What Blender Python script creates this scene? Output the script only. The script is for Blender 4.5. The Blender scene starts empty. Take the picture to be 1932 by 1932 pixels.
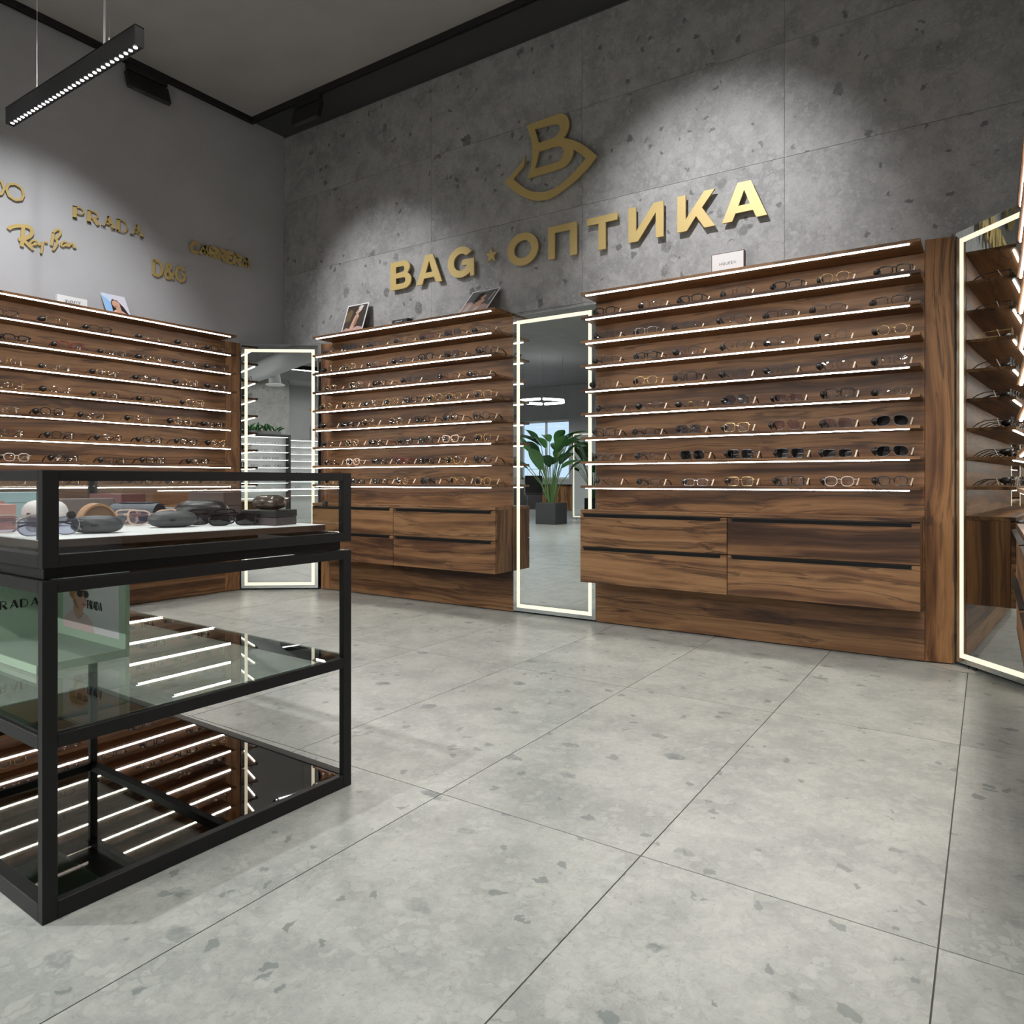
import bpy, bmesh, math, random
from mathutils import Vector, Matrix
rnd = random.Random(7)
R = math.radians
scn = bpy.context.scene
C = scn.collection

# ------------------------------------------------------------------ camera
CAM_H = 0.8704
cd = bpy.data.cameras.new('camera')
cam = bpy.data.objects.new('camera', cd); C.objects.link(cam)
cam.location = (0, 0, CAM_H)
cam.rotation_euler = (R(90), 0, 0.569307)
cd.sensor_width = 36.0; cd.sensor_fit = 'HORIZONTAL'
cd.lens = 36.0 * 1333.72 / 1932
cd.shift_x = -(1011.75 - 966) / 1932
cd.shift_y = -(966 - 906.1) / 1932
cd.clip_start = 0.02; cd.clip_end = 100
scn.camera = cam
# ------------------------------------------------------------------ world + exposure
w = bpy.data.worlds.new('daylight'); scn.world = w; w.use_nodes = True
w.node_tree.nodes['Background'].inputs[0].default_value = (0.62, 0.78, 1.0, 1)
w.node_tree.nodes['Background'].inputs[1].default_value = 1.3
vs = scn.view_settings
vs.view_transform = 'Standard'; vs.look = 'None'; vs.gamma = 1.0; vs.use_curve_mapping = False
vs.exposure = 0.0
try:
    cy = scn.cycles
    cy.use_denoising = True
    cy.max_bounces = 6; cy.diffuse_bounces = 3; cy.glossy_bounces = 3
    cy.use_light_tree = False
    cy.use_adaptive_sampling = True; cy.adaptive_threshold = 0.07
    cy.transmission_bounces = 4; cy.transparent_max_bounces = 12
    cy.caustics_reflective = False; cy.caustics_refractive = False
    cy.sample_clamp_indirect = 3.0; cy.sample_clamp_direct = 0.0
    cy.blur_glossy = 0.5
except Exception:
    pass
# light levels used by the lamp builders below
E_ROOM = 92.0      # ceiling track spots over the floor (W each)
E_WASH = 170.0      # wall wash spots
E_PEND = 16.0       # linear pendant
LED_S = 27.0       # shelf LED strips
RING_S = 1.0       # mirror light bands

# ================================================================== materials
def new_mat(name):
    m = bpy.data.materials.new(name); m.use_nodes = True
    nt = m.node_tree
    return m, nt, nt.nodes['Principled BSDF']
MATS = {}
def pm(name, col, rough=0.5, metal=0.0, spec=0.5, emit=None, es=0.0):
    if name in MATS: return MATS[name]
    m, nt, b = new_mat(name)
    b.inputs['Base Color'].default_value = (*col, 1)
    b.inputs['Roughness'].default_value = rough
    b.inputs['Metallic'].default_value = metal
    b.inputs['Specular IOR Level'].default_value = spec
    if emit:
        b.inputs['Emission Color'].default_value = (*emit, 1)
        b.inputs['Emission Strength'].default_value = es
    MATS[name] = m
    return m
def N(nt, t, **kw):
    n = nt.nodes.new(t)
    for k, v in kw.items(): setattr(n, k, v)
    return n
def mathn(nt, op, a, b=None, clamp=False):
    n = N(nt, 'ShaderNodeMath', operation=op, use_clamp=clamp)
    for i, v in enumerate((a, b)):
        if v is None: continue
        if isinstance(v, (int, float)): n.inputs[i].default_value = v
        else: nt.links.new(v, n.inputs[i])
    return n.outputs[0]
def vmath(nt, op, a, b=None):
    n = N(nt, 'ShaderNodeVectorMath', operation=op)
    for i, v in enumerate((a, b)):
        if v is None: continue
        if isinstance(v, tuple): n.inputs[i].default_value = v
        else: nt.links.new(v, n.inputs[i])
    return n.outputs[0]
def mixc(nt, f, a, b, mode='MIX'):
    n = N(nt, 'ShaderNodeMix', data_type='RGBA', blend_type=mode)
    for sock, v in ((n.inputs[0], f), (n.inputs[6], a), (n.inputs[7], b)):
        if isinstance(v, (int, float)): sock.default_value = v
        elif isinstance(v, tuple): sock.default_value = (*v, 1) if len(v) == 3 else v
        else: nt.links.new(v, sock)
    return n.outputs[2]
def ramp(nt, f, stops):
    n = N(nt, 'ShaderNodeValToRGB')
    cr = n.color_ramp
    while len(cr.elements) < len(stops): cr.elements.new(0.5)
    for e, (p, c) in zip(cr.elements, stops):
        e.position = p; e.color = (*c, 1)
    nt.links.new(f, n.inputs[0])
    return n.outputs[0]
def sstep(nt, v, lo, hi):
    n = N(nt, 'ShaderNodeMapRange', interpolation_type='SMOOTHSTEP')
    nt.links.new(v, n.inputs[0])
    n.inputs[1].default_value = lo; n.inputs[2].default_value = hi
    n.inputs[3].default_value = 0; n.inputs[4].default_value = 1
    return n.outputs[0]
def noise(nt, vec, scale, detail=3, rough=0.5, dist=0.0):
    n = N(nt, 'ShaderNodeTexNoise')
    nt.links.new(vec, n.inputs['Vector'])
    n.inputs['Scale'].default_value = scale; n.inputs['Detail'].default_value = detail
    n.inputs['Roughness'].default_value = rough; n.inputs['Distortion'].default_value = dist
    return n.outputs[0], n.outputs[1]
def voro(nt, vec, scale, feature='F1', rand=1.0):
    n = N(nt, 'ShaderNodeTexVoronoi', feature=feature)
    nt.links.new(vec, n.inputs['Vector'])
    n.inputs['Scale'].default_value = scale; n.inputs['Randomness'].default_value = rand
    return n
def rand_offset(nt, amount):
    oi = N(nt, 'ShaderNodeObjectInfo')
    c = N(nt, 'ShaderNodeCombineXYZ')
    r = oi.outputs['Random']
    nt.links.new(mathn(nt, 'MULTIPLY', r, amount), c.inputs[0])
    nt.links.new(mathn(nt, 'MULTIPLY', r, -amount * 1.7), c.inputs[1])
    nt.links.new(mathn(nt, 'MULTIPLY', r, amount * 0.77), c.inputs[2])
    return c.outputs[0]

def wood(name, vertical=False, tint=(1, 1, 1)):
    """walnut veneer: flowing bands along the board, thin dark veins, fine pores"""
    m, nt, b = new_mat(name)
    tc = N(nt, 'ShaderNodeTexCoord')
    p = vmath(nt, 'ADD', tc.outputs['Object'], rand_offset(nt, 31.0))
    sc = (12.0, 12.0, 0.26) if vertical else (0.26, 12.0, 12.0)
    _, wc = noise(nt, vmath(nt, 'MULTIPLY', p, (1.0, 1.0, 0.45) if vertical else (0.45, 1.0, 1.0)), 2.4, 2)
    wob = vmath(nt, 'MULTIPLY', vmath(nt, 'SUBTRACT', wc, (0.5, 0.5, 0.5)), (1.7, 1.7, 1.7))
    q = vmath(nt, 'ADD', vmath(nt, 'MULTIPLY', p, sc), wob)
    n1, n1c = noise(nt, q, 1.0, 5, 0.58, 0.25)
    sp = N(nt, 'ShaderNodeSeparateColor'); nt.links.new(n1c, sp.inputs[0])
    base = ramp(nt, n1, [(0.30, (0.034, 0.016, 0.009)), (0.41, (0.085, 0.040, 0.020)),
                         (0.49, (0.178, 0.089, 0.040)), (0.59, (0.252, 0.136, 0.063)), (0.72, (0.135, 0.065, 0.029))])
    # thin dark veins where a slow field crosses set levels
    vein = mathn(nt, 'PINGPONG', mathn(nt, 'MULTIPLY', sp.outputs[1], 6.0), 0.5)
    vm = mathn(nt, 'MULTIPLY', mathn(nt, 'SUBTRACT', 1.0, sstep(nt, vein, 0.0, 0.22)), sstep(nt, sp.outputs[2], 0.38, 0.56))
    c1 = mixc(nt, mathn(nt, 'MULTIPLY', vm, 0.70), base, (0.026, 0.013, 0.008))
    fs = (210.0, 210.0, 4.0) if vertical else (4.0, 210.0, 210.0)
    f1, _ = noise(nt, vmath(nt, 'MULTIPLY', p, fs), 1.0, 2, 0.6)
    fine = mathn(nt, 'MULTIPLY_ADD', f1, 0.70)
    nt.nodes[-1].inputs[2].default_value = 0.65
    c2 = mixc(nt, 1.0, c1, fine, 'MULTIPLY')
    c3 = mixc(nt, 1.0, c2, tint, 'MULTIPLY')
    nt.links.new(c3, b.inputs['Base Color'])
    b.inputs['Roughness'].default_value = 0.42
    b.inputs['Specular IOR Level'].default_value = 0.3
    return m

def ceppo(name, light, mid, dark, rough, chip=1.0, dens=0.0):
    """grey breccia stone: pale angular clasts of many sizes, some blue-grey stones, cracks and specks"""
    m, nt, b = new_mat(name)
    g = N(nt, 'ShaderNodeNewGeometry')
    p = vmath(nt, 'ADD', g.outputs['Position'], rand_offset(nt, 53.0))
    nw, nc = noise(nt, p, 21.0, 3, 0.62)
    pd = vmath(nt, 'ADD', p, vmath(nt, 'MULTIPLY', vmath(nt, 'SUBTRACT', nc, (0.5, 0.5, 0.5)), (0.050, 0.050, 0.050)))
    n0, n0c = noise(nt, p, 4.5, 4, 0.7)
    sp0 = N(nt, 'ShaderNodeSeparateColor'); nt.links.new(n0c, sp0.inputs[0])
    col = mixc(nt, sstep(nt, n0, 0.33, 0.67), mid, light)
    nf, nfc = noise(nt, pd, 62.0, 3, 0.8, 0.6)
    spf = N(nt, 'ShaderNodeSeparateColor'); nt.links.new(nfc, spf.inputs[0])
    # matrix grain and thin cracks
    fine = mathn(nt, 'MULTIPLY_ADD', spf.outputs[2], 0.60); nt.nodes[-1].inputs[2].default_value = 0.70
    col = mixc(nt, 1.0, col, fine, 'MULTIPLY')
    ck = mathn(nt, 'ABSOLUTE', mathn(nt, 'SUBTRACT', nw, 0.5))
    ckm = mathn(nt, 'MULTIPLY', mathn(nt, 'SUBTRACT', 1.0, sstep(nt, ck, 0.0, 0.014)), sstep(nt, sp0.outputs[2], 0.45, 0.62))
    col = mixc(nt, mathn(nt, 'MULTIPLY', ckm, 0.35 * chip), col, dark)
    # small pale chips with clear edges, crowded in patches
    v1 = voro(nt, pd, 34.0); e1 = voro(nt, pd, 34.0, 'DISTANCE_TO_EDGE')
    sp1 = N(nt, 'ShaderNodeSeparateColor'); nt.links.new(v1.outputs['Color'], sp1.inputs[0])
    thr = mathn(nt, 'MULTIPLY_ADD', sp0.outputs[1], -1.5); nt.nodes[-1].inputs[2].default_value = 1.28
    on = mathn(nt, 'GREATER_THAN', sp1.outputs[0], thr)
    in1 = sstep(nt, e1.outputs['Distance'], 0.06, 0.11)
    m1 = mathn(nt, 'MULTIPLY', mathn(nt, 'MULTIPLY', in1, on), mathn(nt, 'MULTIPLY_ADD', sp1.outputs[1], 0.6)); nt.nodes[-2].inputs[2].default_value = 0.2
    m1 = mathn(nt, 'MULTIPLY', mathn(nt, 'MULTIPLY', in1, on), sstep(nt, sp1.outputs[1], -0.2, 1.1))
    col = mixc(nt, mathn(nt, 'MULTIPLY', m1, 0.46 * chip), col, tuple(min(1, c * 1.16) for c in light))
    dk = mathn(nt, 'MULTIPLY', mathn(nt, 'MULTIPLY', in1, mathn(nt, 'GREATER_THAN', sp1.outputs[2], 0.972 - dens)), 0.75 * chip)
    col = mixc(nt, dk, col, dark)
    # larger stones: pale ones and soft blue-grey ones
    v2 = voro(nt, vmath(nt, 'MULTIPLY', pd, (1.0, 1.5, 0.72)), 9.0); sp2 = N(nt, 'ShaderNodeSeparateColor'); nt.links.new(v2.outputs['Color'], sp2.inputs[0])
    lim = mathn(nt, 'MULTIPLY_ADD', sp2.outputs[1], 0.36); nt.nodes[-1].inputs[2].default_value = 0.06
    dd = mathn(nt, 'SUBTRACT', lim, v2.outputs['Distance'])
    pale = mathn(nt, 'MULTIPLY', sstep(nt, dd, 0.0, 0.03), mathn(nt, 'GREATER_THAN', sp2.outputs[0], 0.62))
    blue = mathn(nt, 'MULTIPLY', mathn(nt, 'MULTIPLY', sstep(nt, dd, 0.0, 0.12), mathn(nt, 'LESS_THAN', sp2.outputs[0], 0.20 + dens)), sstep(nt, spf.outputs[1], 0.15, 0.62))
    col = mixc(nt, mathn(nt, 'MULTIPLY', pale, 0.40 * chip), col, tuple(min(1, c * 1.10) for c in light))
    col = mixc(nt, mathn(nt, 'MULTIPLY', blue, mathn(nt, 'MULTIPLY_ADD', sp2.outputs[2], 0.55 * chip)), col, dark)
    nt.nodes[-2].inputs[2].default_value = 0.25 * chip
    # specks
    col = mixc(nt, mathn(nt, 'MULTIPLY', sstep(nt, nf, 0.60, 0.70), 0.40 * chip), col, dark)
    nt.links.new(col, b.inputs['Base Color'])
    b.inputs['Roughness'].default_value = rough
    b.inputs['Specular IOR Level'].default_value = 0.4
    return m

def plaster(name, col, rough=0.7, bump=0.25, scale=150.0):
    m, nt, b = new_mat(name)
    g = N(nt, 'ShaderNodeNewGeometry')
    n1, _ = noise(nt, g.outputs['Position'], 3.0, 3)
    n2, _ = noise(nt, g.outputs['Position'], scale, 3, 0.6)
    k = mathn(nt, 'MULTIPLY_ADD', n1, 0.24); nt.nodes[-1].inputs[2].default_value = 0.88
    nt.links.new(mixc(nt, 1.0, (*col, 1), k, 'MULTIPLY'), b.inputs['Base Color'])
    b.inputs['Roughness'].default_value = rough
    b.inputs['Specular IOR Level'].default_value = 0.3
    bp = N(nt, 'ShaderNodeBump'); bp.inputs['Strength'].default_value = bump; bp.inputs['Distance'].default_value = 0.004
    nt.links.new(n2, bp.inputs['Height']); nt.links.new(bp.outputs[0], b.inputs['Normal'])
    return m

def thin_glass(name, tint=(1, 1, 1), ior=1.5, gl=1.0, rough=0.0):
    """thin clear sheet: straight-through transmission with Fresnel reflection"""
    m = bpy.data.materials.new(name); m.use_nodes = True
    nt = m.node_tree; nt.nodes.clear()
    out = N(nt, 'ShaderNodeOutputMaterial')
    t = N(nt, 'ShaderNodeBsdfTransparent'); t.inputs[0].default_value = (*tint, 1)
    gn = N(nt, 'ShaderNodeBsdfGlossy'); gn.inputs['Roughness'].default_value = rough
    gn.inputs['Color'].default_value = (gl, gl, gl, 1)
    lw = N(nt, 'ShaderNodeLayerWeight'); lw.inputs[0].default_value = 0.5
    r0 = ((ior - 1) / (ior + 1)) ** 2
    k = mathn(nt, 'MULTIPLY_ADD', mathn(nt, 'POWER', lw.outputs['Facing'], 5.0), 1 - r0)
    nt.nodes[-1].inputs[2].default_value = r0
    mx = N(nt, 'ShaderNodeMixShader')
    nt.links.new(k, mx.inputs[0]); nt.links.new(t.outputs[0], mx.inputs[1]); nt.links.new(gn.outputs[0], mx.inputs[2])
    nt.links.new(mx.outputs[0], out.inputs[0])
    return m
def brushed_gold(name):
    m, nt, b = new_mat(name)
    g = N(nt, 'ShaderNodeNewGeometry')
    n1, _ = noise(nt, vmath(nt, 'MULTIPLY', g.outputs['Position'], (30, 30, 400)), 1.0, 2)
    b.inputs['Base Color'].default_value = (0.60, 0.44, 0.17, 1)
    b.inputs['Metallic'].default_value = 0.2
    r = mathn(nt, 'MULTIPLY_ADD', n1, 0.16); nt.nodes[-1].inputs[2].default_value = 0.36
    nt.links.new(r, b.inputs['Roughness'])
    return m

M_WOOD_H = wood('walnut_horizontal'); M_WOOD_V = wood('walnut_vertical', True, (1.15, 1.1, 1.0))
M_FLOOR = ceppo('ceppo_floor', (0.378, 0.390, 0.364), (0.272, 0.286, 0.270), (0.135, 0.158, 0.155), 0.30, 0.92)
M_WALL = ceppo('ceppo_wall', (0.42, 0.41, 0.40), (0.29, 0.285, 0.28), (0.11, 0.112, 0.112), 0.55, 1.0, -0.01)
M_PLASTER = plaster('grey_plaster', (0.47, 0.47, 0.485), 0.6, 0.35, 110.0)
M_CEIL = plaster('ceiling_paint', (0.37, 0.355, 0.35), 0.75, 0.1)
M_CEILD = plaster('ceiling_shadow_gap', (0.055, 0.055, 0.06), 0.6, 0.1)  # dark colour imitates the shade of a ceiling recess
M_GROUT = pm('grout', (0.09, 0.085, 0.08), 0.9)
M_BLACK = pm('black_powder_coat', (0.009, 0.009, 0.0095), 0.45, 0, 0.25)
M_BLACKM = pm('matt_black', (0.010, 0.010, 0.010), 0.6)
M_LED = pm('led_white', (0.9, 0.9, 0.9), 0.5, emit=(1.0, 0.94, 0.86), es=LED_S)
M_RING = pm('mirror_light_band', (0.25, 0.24, 0.2), 0.5, emit=(1.0, 0.92, 0.70), es=RING_S)
M_MIRROR = pm('mirror_silver', (0.83, 0.87, 0.86), 0.0, 1.0)
M_MEDGE = pm('mirror_edge', (0.35, 0.45, 0.42), 0.15, 0.0)
M_DARKMIRROR = pm('smoked_mirror', (0.34, 0.315, 0.31), 0.015, 1.0)
M_GLASS = thin_glass('clear_glass', (0.97, 0.985, 0.98))
M_SHELFGLASS = thin_glass('shelf_glass', (0.80, 0.86, 0.83), 1.6)
M_GOLD = brushed_gold('brushed_gold')
M_STEEL = pm('steel', (0.6, 0.6, 0.6), 0.3, 1.0)
M_WHITE = pm('white_card', (0.80, 0.80, 0.80), 0.5)
M_TRAY = pm('white_tray', (0.86, 0.86, 0.86), 0.45)
M_INK = pm('black_ink', (0.02, 0.02, 0.02), 0.6)
M_LCELL = pm('lamp_cell', (0.9, 0.9, 0.9), 0.4, emit=(0.97, 0.98, 1.0), es=9.0)

# ================================================================== mesh builder
class MB:
    def __init__(s): s.v = []; s.f = []; s.m = []; s.mi = 0
    def mat(s, i): s.mi = i; return s
    def add(s, vs, fs):
        o = len(s.v); s.v += [tuple(x) for x in vs]
        for f in fs: s.f.append([o + i for i in f]); s.m.append(s.mi)
        return s
    def box(s, x0, x1, y0, y1, z0, z1):
        vs = [(x, y, z) for z in (z0, z1) for y in (y0, y1) for x in (x0, x1)]
        return s.add(vs, [(0, 2, 3, 1), (4, 5, 7, 6), (0, 1, 5, 4), (2, 6, 7, 3), (0, 4, 6, 2), (1, 3, 7, 5)])
    def prism(s, poly, off):
        """poly: 3D points of one face; off: vector to the opposite face"""
        n = len(poly); off = Vector(off)
        a = [Vector(p) for p in poly]; bb = [p + off for p in a]
        nrm = Vector((0, 0, 0))
        for i in range(n):
            p, q = a[i], a[(i + 1) % n]
            nrm += p.cross(q)
        fl = nrm.dot(off) > 0
        f0 = list(range(n)); f1 = [n + i for i in range(n)]
        if fl: f0 = f0[::-1]
        else: f1 = f1[::-1]
        sides = []
        for i in range(n):
            j = (i + 1) % n
            sides.append((i, j, n + j, n + i) if fl else (j, i, n + i, n + j))
        return s.add(a + bb, [f0, f1] + sides)
    def tube(s, path, r, n=6, closed=False, cap=True):
        path = [Vector(p) for p in path]; k = len(path)
        rr = r if isinstance(r, (list, tuple)) else [r] * k
        up = Vector((0.03, 0.11, 1)).normalized()
        vs = []
        for i, p in enumerate(path):
            if closed: t = path[(i + 1) % k] - path[i - 1]
            else: t = path[min(i + 1, k - 1)] - path[max(i - 1, 0)]
            t.normalize()
            a = t.cross(up)
            if a.length < 1e-3: a = t.cross(Vector((1, 0, 0)))
            a.normalize(); b = t.cross(a)
            for j in range(n):
                an = 2 * math.pi * (j + 0.5) / n
                vs.append(p + (a * math.cos(an) + b * math.sin(an)) * rr[i])
        fs = []
        for i in range(k if closed else k - 1):
            for j in range(n):
                i2 = (i + 1) % k; j2 = (j + 1) % n
                fs.append((i * n + j, i * n + j2, i2 * n + j2, i2 * n + j))
        if cap and not closed:
            fs.append(list(range(n))[::-1]); fs.append([(k - 1) * n + j for j in range(n)])
        return s.add(vs, fs)
    def ribbon(s, pts, width, fn, depth):
        """2D polyline drawn as a flat bar of given width, mapped to 3D by fn(u, v) and thickened by depth"""
        pts = [Vector(p) for p in pts]; n = len(pts)
        L = []; Rr = []
        for i in range(n):
            t = pts[min(i + 1, n - 1)] - pts[max(i - 1, 0)]
            if t.length < 1e-9: t = Vector((1, 0))
            t.normalize(); nn = Vector((-t.y, t.x))
            k = 1.0
            if 0 < i < n - 1:
                t1 = (pts[i] - pts[i - 1]).normalized(); k = min(1.6, 1.0 / max(0.4, abs(Vector((-t1.y, t1.x)).dot(nn))))
            L.append(pts[i] + nn * width * 0.5 * k); Rr.append(pts[i] - nn * width * 0.5 * k)
        for i in range(n - 1):
            e = Vector(depth) * (0.004 * i)
            s.prism([Vector(q) - e for q in (fn(*L[i]), fn(*Rr[i]), fn(*Rr[i + 1]), fn(*L[i + 1]))], depth)
        return s
    def mesh(s, name, mats):
        me = bpy.data.meshes.new(name)
        me.from_pydata(s.v, [], s.f)
        for m in (mats if isinstance(mats, (list, tuple)) else [mats]): me.materials.append(m)
        if len(set(s.m)) > 1 or (s.m and s.m[0]):
            me.polygons.foreach_set('material_index', s.m)
        me.update()
        return me
    def build(s, name, mats, parent=None, bevel=0.0, smooth=False):
        return link(name, s.mesh(name, mats), parent, bevel, smooth)
def link(name, me, parent=None, bevel=0.0, smooth=False):
    o = bpy.data.objects.new(name, me); C.objects.link(o)
    if parent is not None: o.parent = parent
    if bevel:
        b = o.modifiers.new('bevel', 'BEVEL'); b.width = bevel; b.segments = 1; b.limit_method = 'ANGLE'
    if smooth:
        for p in me.polygons: p.use_smooth = True
    return o
def box(name, m, parent, x0, x1, y0, y1, z0, z1, bevel=0.0):
    return MB().box(x0, x1, y0, y1, z0, z1).build(name, m, parent, bevel)
def tag(o, label, cat, group=None):
    o['label'] = label; o['category'] = cat
    if group: o['group'] = group
    return o
def thing(name, label, cat, loc=(0, 0, 0), rz=0.0, group=None):
    o = bpy.data.objects.new(name, None); C.objects.link(o)
    o.empty_display_size = 0.1
    o.location = loc; o.rotation_euler = (0, 0, rz)
    return tag(o, label, cat, group)
def struct(o): o['kind'] = 'structure'; return o
def rootless(name, label, cat):  # thing whose parts are given in world coordinates
    return thing(name, label, cat)
ORD = ['first', 'second', 'third', 'fourth', 'fifth', 'sixth', 'seventh', 'eighth', 'ninth', 'tenth']

# ================================================================== the room
YW, XW, ZC = 3.92, -5.067, 3.80
GX, GY, TS, TL = -1.2792, 1.5107, 0.6, 1.2        # floor tile grid
floor = struct(box('floor', M_FLOOR, None, -16, 3.2, -11.2, YW + 0.1, -0.12, -0.012))
grout = box('grout_bed', M_GROUT, floor, XW, 3.2, -2.1, YW, -0.011, -0.003)
tile_me = MB().box(0.0016, TS - 0.0016, 0.0016, TL - 0.0016, -0.0118, 0).mesh('floor_tile', M_FLOOR)
for i in range(-7, 8):
    for j in range(-3, 3):
        x0, y0 = GX + i * TS, GY + j * TL
        x1, y1 = min(x0 + TS, 3.2), min(y0 + TL, YW)
        xa = max(x0, XW)
        if x1 - xa < 0.03 or y1 - y0 < 0.03: continue
        if xa == x0 and x1 == x0 + TS and y1 == y0 + TL:
            t = link('floor_tile', tile_me, floor); t.location = (x0, y0, 0)
        else:
            t = box('floor_tile', M_FLOOR, floor, 0.0016, x1 - xa - 0.0016, 0.0016, y1 - y0 - 0.0016, -0.0118, 0)
            t.location = (xa, y0, 0)
# far floor beyond the tile field
far_floor = box('far_floor', M_FLOOR, floor, -16, XW, -11.2, 0.9, -0.0115, 0)
far_floor2 = box('far_floor', M_FLOOR, floor, XW, 3.2, -11.2, -2.1, -0.0115, 0)

# stone wall with its slabs
wb = struct(box('wall_back', M_GROUT, None, XW - 0.2, 3.2, YW + 0.004, YW + 0.2, 0, ZC))
cols = [XW, -4.648, -3.414, -2.165, -0.925, 0.315, 0.394]
rows = [0.14, 0.757, 1.374, 1.990, 2.607, 3.224, 3.785]
for a, b in zip(cols, cols[1:]):
    for c, d in zip(rows, rows[1:]):
        t = box('stone_slab', M_WALL, wb, 0.001, b - a - 0.001, 0, 0.0035, 0.001, d - c - 0.001)
        t.location = (a, YW, c)
# plaster wall on the left with the brand names
struct(box('wall_left', M_PLASTER, None, XW - 0.2, XW, 0.9, YW, 0, ZC))
struct(box('wall_partition', M_PLASTER, None, -16, XW - 0.2, 0.9, 1.1, 0, ZC))
struct(box('wall_right', M_PLASTER, None, 0.395, 0.56, 1.25, YW + 0.004, 0, ZC))
struct(box('wall_far', M_PLASTER, None, 3.2, 3.4, -11.2, YW, 0, ZC))
struct(box('wall_rear', M_PLASTER, None, -3.9, 3.2, -6.9, -6.6, 0, ZC))
struct(box('wall_end', M_PLASTER, None, -16.2, -16, -11.2, 1.1, 0, ZC))
# rear wall of the office area with a window opening
rw = struct(box('wall_office', M_PLASTER, None, -16, -12.7, -11.4, -11.2, 0, ZC))
box('wall_piece', M_PLASTER, rw, -10.9, 3.2, -11.4, -11.2, 0, ZC)
box('wall_piece', M_PLASTER, rw, -12.7, -10.9, -11.4, -11.2, 0, 0.9)
box('wall_piece', M_PLASTER, rw, -12.7, -10.9, -11.4, -11.2, 2.75, ZC)
wd = struct(MB().box(-12.7, -12.64, -11.36, -11.3, 0.9, 2.75).box(-10.96, -10.9, -11.36, -11.3, 0.9, 2.75).box(-11.82, -11.76, -11.36, -11.3, 0.9, 2.75)
            .box(-12.7, -10.9, -11.36, -11.3, 0.9, 0.96).box(-12.7, -10.9, -11.36, -11.3, 2.69, 2.75).build('window_1', M_WHITE))
box('window_pane', M_GLASS, wd, -12.64, -10.96, -11.335, -11.33, 0.96, 2.69)
# ceiling: lighter field, flat strip whose dark colour stands in for a shadow gap
struct(box('ceiling', M_CEIL, None, -16, 3.2, -11.2, 3.60, ZC, ZC + 0.1))
struct(box('trim_1', M_CEILD, None, XW, 0.395, 3.60, YW + 0.004, ZC - 0.002, ZC + 0.1))
struct(box('beam_1', M_CEIL, None, -16, XW, 0.2, 0.9, 3.1, ZC))

# ================================================================== ceiling tracks and lamps
def track(name, label, pts):
    t = rootless(name, label, 'track')
    (x0, y0), (x1, y1) = pts
    z0, z1 = 3.758, ZC
    if abs(x1 - x0) > abs(y1 - y0):
        MB().box(x0, x1, y0 - 0.017, y0 - 0.006, z0, z1).box(x0, x1, y0 + 0.006, y0 + 0.017, z0, z1).build('rail', M_BLACKM, t)
        box('groove', M_STEEL if False else M_BLACK, t, x0, x1, y0 - 0.006, y0 + 0.006, z0 + 0.012, z1)
    else:
        MB().box(x0 - 0.017, x0 - 0.006, y0, y1, z0, z1).box(x0 + 0.006, x0 + 0.017, y0, y1, z0, z1).build('rail', M_BLACKM, t)
        box('groove', M_BLACK, t, x0 - 0.006, x0 + 0.006, y0, y1, z0 + 0.012, z1)
    return t
track('lighting_track', 'black ceiling lighting track running along the stone wall', [(-5.0, 3.58), (0.3, 3.58)])
track('lighting_track', 'black ceiling lighting track along the plaster wall with gold brand names', [(-5.02, 0.95), (-5.02, 3.597)])
track('lighting_track', 'black ceiling track above the shop floor behind the viewer', [(-4.5, 0.25), (0.3, 0.25)])

def spot(parent, loc, aim, energy, size, blend, radius=0.03, col=(1.0, 0.955, 0.9)):
    l = bpy.data.lights.new('spot_lamp', 'SPOT'); l.energy = energy; l.color = col
    l.spot_size = R(size); l.spot_blend = blend; l.shadow_soft_size = radius
    o = bpy.data.objects.new('spot_lamp', l); C.objects.link(o)
    o.location = loc
    d = Vector(aim) - Vector(loc)
    o.rotation_euler = d.to_track_quat('-Z', 'Y').to_euler()
    if parent: o.parent = parent
    return o
def flood_head(label, loc, aim, along, energy, size, blend, length=0.3, radius=0.03, col=(1, 0.955, 0.9)):
    """flat rectangular track flood: adapter in the track, tilted body, lens"""
    t = rootless('track_floodlight', label, 'track light')
    x, y, z = loc
    lx, ly = (length / 2, 0.017) if along == 'x' else (0.017, length / 2)
    box('adapter', M_BLACKM, t, x - lx * 0.95, x + lx * 0.95, y - ly * 0.95, y + ly * 0.95, 3.715, 3.757, 0.002)
    d = (Vector(aim) - Vector((x, y, 3.66))).normalized()
    a = Vector((1, 0, 0)) if along == 'x' else Vector((0, 1, 0))
    b = d.cross(a).normalized()
    c0 = Vector((x, y, 3.705)) + d * 0.0
    body = MB(); lens = MB()
    hw, hb, th = length / 2, 0.022, 0.13
    if b.z < 0: b = -b
    base = [c0 - a * hw - b * hb, c0 + a * hw - b * hb, c0 + a * hw + b * hb * 0.6, c0 - a * hw + b * hb * 0.6]
    body.prism(base, d * th)
    bo = body.build('lamp_body', M_BLACKM, t, 0.004)
    lb = [p + d * (th + 0.0005) for p in base]
    cen = sum(lb, Vector()) / 4
    lb = [cen + (p - cen) * 0.8 for p in lb]
    lens.prism(lb, d * 0.002)
    lens.build('lens', pm('unlit_lens', (0.05, 0.05, 0.05), 0.2), bo)
    if energy: spot(t, cen + d * 0.03, aim, energy, size, blend, radius, col)
    return t
flood_head('flat black track floodlight above the CARRERA lettering', (-5.02, 2.73, 3.7), (-4.75, 2.73, 2.9), 'y', 0, 95, 0.7)
flood_head('flat black track floodlight high in the corner above the stone wall', (-4.34, 3.58, 3.7), (-4.34, 3.42, 3.0), 'x', 0, 78, 0.55)

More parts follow.
